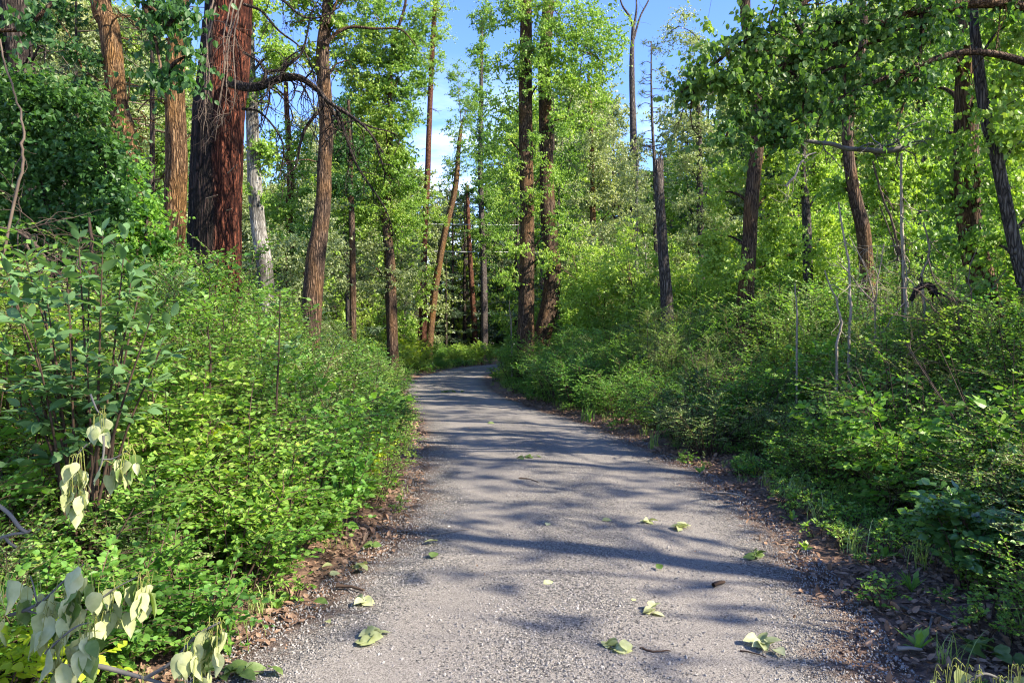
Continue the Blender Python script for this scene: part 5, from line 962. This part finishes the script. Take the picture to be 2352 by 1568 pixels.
wilted('wilted bunches on a forked grey twig hanging in the left bank', 3.2, [([(238, 1000), (238, 1040), (230, 1075), (215, 1105)], .006), ([(236, 1055), (262, 1052), (292, 1035)], .004), ([(200, 1020), (185, 1035), (172, 1055)], .004)], [(295, 1040, 10), (260, 1068, 5), (180, 1050, 8), (165, 1085, 7), (185, 1120, 9)], seed=6, ll=.10, green=.22)
wilted('sunlit yellow wilted bough cut by the bottom right corner', 2.55, [([(2180, 1600), (2250, 1548), (2300, 1560), (2352, 1590)], .006)], [(2160, 1545, 6), (2200, 1535, 8), (2250, 1545, 7), (2290, 1560, 6), (2335, 1535, 8)], seed=7, ll=.10, green=0)
x, y = gnd(2260, 1510)
for lab, px, py, sd_ in (('green broken leafy shoot lying behind the yellow wilted bough at lower right', 2265, 1520, 1), ('green leafy shoot lying on the gravel at the bottom left', 540, 1562, 2)):
    x, y = gnd(px, py); b0 = (x, y, pathz(x, y)); rt = thing('fallen_shoot', lab, 'branch', b0, 'green leafy shoots lying on the verge'); lf, tw = leafpile(690 + sd_, 15, .10, .2); link('leaves', lf.mesh('leaves', L_WILT_G), rt); link('stem', tw.mesh('stem', M_TWIG), rt)
q = px_path([(-10, 1155), (22, 1180), (45, 1210), (62, 1222)], 2.9)
mb = MB(); tube(mb, q, np.linspace(.008, .007, len(q)), 7, 0, rough=.1); q2 = px_path([(-10, 1238), (30, 1226), (62, 1222), (70, 1216)], 2.9); tube(mb, q2, np.linspace(.007, .005, len(q2)), 7, 0, rough=.1); q3 = px_path([(12, 1232), (22, 1246), (38, 1256)], 2.9); tube(mb, q3, np.linspace(.007, .005, len(q3)), 6, 0)
b0 = q[0].copy(); 
for k, (v, r) in enumerate(mb.v): mb.v[k] = (v - b0.astype(np.float32), r)
tag(link('bare_branch', mb.mesh('bare_branch', M_TWIGG), None, tuple(b0)), 'forked bare grey branch poking in at the left edge', 'branch')

# ------------------------------------------------------------------ bare stems, fallen branch, wires
def stems(name, label, Y, paths, mat, cat, group=None, n=6, ln=.4, depth=1, seed=0, ground=True):
    mb = MB(); q0 = None; rg = rng_(800 + seed)
    for pth, r0 in paths:
        q = px_path(pth, Y); q[1:-1] += (rg.normal(0, .009, (len(q) - 2, 3)) * [1, 1, .3]).cumsum(0) * np.sin(np.linspace(0, PI, len(q) - 2))[:, None]
        if q0 is None: q0 = q[-1].copy(); 
        tube(mb, q, np.linspace(r0 * .5, r0, len(q)), 6, 0, rough=.12, seed=seed, cap=False)
        if n: dead_twigs(mb, q, r0 * .8, n, rg, ln=ln, droop=.1, depth=depth)
    if ground and q0[2] > .1: e = q0.copy(); e[2] = gz(e[0], e[1]) - .05; tube(mb, [q0, e], [paths[0][1], paths[0][1] * 1.1], 6, 0, cap=False); q0 = e
    for k, (v, r) in enumerate(mb.v): mb.v[k] = (v - q0.astype(np.float32), r)
    return tag(link(name, mb.mesh(name, mat), None, tuple(q0)), label, cat, group)
g_ = 'bare pale stems in the right thicket'
stems('bare_sapling', 'tallest bare pale stem in the middle of the right thicket', 10.0, [([(2071, 352), (2068, 485), (2073, 612), (2076, 700), (2080, 800)], .030)], M_TWIGP, 'bare stem', g_, 12, .6, 2, 1)
stems('bare_sapling', 'slender pale stem left of the tallest bare stem', 9.5, [([(1926, 464), (1938, 560), (1941, 640), (1946, 765), (1950, 850)], .020)], M_TWIGP, 'bare stem', g_, 7, .4, 1, 2)
stems('bare_sapling', 'short pale stem between the tallest bare stem and the ivy clad trunk', 9.8, [([(2120, 510), (2136, 560), (2138, 590), (2126, 640), (2124, 720)], .020)], M_TWIGP, 'bare stem', g_, 7, .4, 2, 3)
stems('bare_sapling', 'leaning bare pale stem low in the right thicket', 9.0, [([(1894, 620), (1908, 680), (1918, 740), (1922, 800)], .016)], M_TWIGP, 'bare stem', g_, 4, .3, 1, 4)
stems('bare_sapling', 'thin upright pale stem below the furrowed grey trunk', 10.0, [([(1826, 650), (1829, 700), (1830, 770)], .014)], M_TWIGP, 'bare stem', g_, 2, .3, 1, 5)
stems('bare_sapling', 'curved tan stem branching from low beside the tallest bare stem', 10.2, [([(2005, 370), (2020, 440), (2045, 520), (2066, 590), (2074, 640)], .022), ([(2020, 470), (2050, 560), (2062, 600)], .015)], M_TWIG, 'bare stem', g_, 9, .6, 2, 6)
stems('bare_brushwood', 'tangle of dead grey twigs under the ivy clad trunk', 8.6, [([(2130, 590), (2150, 650), (2195, 700), (2200, 790)], .011), ([(2245, 570), (2215, 640), (2225, 720), (2205, 790)], .010), ([(2060, 660), (2110, 670), (2160, 720), (2240, 790)], .010), ([(2310, 620), (2260, 690), (2255, 740), (2190, 800)], .010), ([(2040, 720), (2120, 735), (2170, 750), (2280, 790)], .009)], M_TWIG, 'brushwood', None, 14, .6, 2, 7)
stems('bare_brushwood', 'spray of dead tan twigs around the dark bent trunk', 11.0, [([(1920, 600), (1970, 640), (2010, 700)], .014), ([(2030, 560), (2020, 640), (2010, 720)], .014), ([(1950, 540), (1990, 620), (2010, 700)], .012)], M_TWIGP, 'brushwood', None, 10, .6, 2, 8)
stems('rotten_log', 'dark rotten log end lodged in the dead twigs on the right', 8.8, [([(2092, 690), (2108, 664), (2130, 655), (2146, 672)], .05)], B_DARK, 'log', None, 4, .3, 1, 9, False)
stems('lodged_branch', 'mossy grey broken branch lying level across the right thicket', 10.0, [([(1836, 321), (1880, 328), (1918, 331), (1950, 340), (1984, 342), (2030, 345), (2068, 343)], .045), ([(2068, 343), (2072, 318), (2064, 300)], .02), ([(2225, 262), (2150, 310), (2068, 344)], .012)], M_TWIGG, 'branch', None, 9, .5, 2, 10, False)
stems('lodged_branch', 'pale broken branch hanging in front of the furrowed grey trunk', 12.0, [([(1875, 350), (1850, 362), (1825, 400), (1805, 428)], .022)], M_TWIGP, 'branch', None, 6, .6, 2, 11, False)
stems('bare_sapling', 'pale curved stem rising along the far left edge of the picture', 5.0, [([(0, 90), (12, 170), (20, 250), (18, 330), (0, 410), (-20, 600), (-20, 900)], .011)], M_TWIG, 'bare stem', None, 5, .35, 1, 12)
stems('bare_sapling', 'white birch stem left of the broken snag', 22.0, [([(1500 - 18, 560), (1484, 600), (1480, 660), (1478, 720)], .03)], B_PALE, 'bare stem', None, 2, .3, 1, 13)
stems('bare_sapling', 'thin pale dead stem beside the path corner bush', 24.5, [([(1170, 690), (1172, 730), (1176, 800)], .03)], M_TWIGP, 'bare stem', None, 3, .3, 1, 14)
stems('bare_sapling', 'dark bare shrub stem in the shade left of the orange trunk', 6.5, [([(205, 500), (208, 560), (212, 640), (214, 760)], .022)], M_STEM, 'bare stem', None, 8, .5, 2, 15)
stems('bare_brushwood', 'dark tangle of dead twigs behind the big leaved shrub', 6.0, [([(60, 560), (100, 640), (130, 760)], .02), ([(200, 600), (160, 680), (130, 760)], .02), ([(-10, 520), (60, 540), (110, 600)], .018)], M_TWIG, 'brushwood', None, 14, .6, 2, 16)
for k, (y_, xa, xb) in enumerate([(513, 700, 1240), (575, 900, 1240)]):
    a = P(xa - 300, y_ - 10 + 3 * k, 50); b_ = P(xb + 200, y_ + 4, 54); mb = MB(); t_ = np.linspace(0, 1, 24)[:, None]; q = (a * (1 - t_) + b_ * t_); q[:, 2] -= .5 * (t_[:, 0] * (1 - t_[:, 0])); q0 = q[0].copy(); tube(mb, q - q0, np.full(24, .022), 5, 0)
    tag(link('overhead_wire', mb.mesh('overhead_wire', M_WIRE), None, tuple(q0)), ['upper of the two pale wires strung behind the trunks at the bend', 'lower of the two pale wires strung behind the trunks at the bend'][k], 'wire')
print('objects', len(sc.objects))
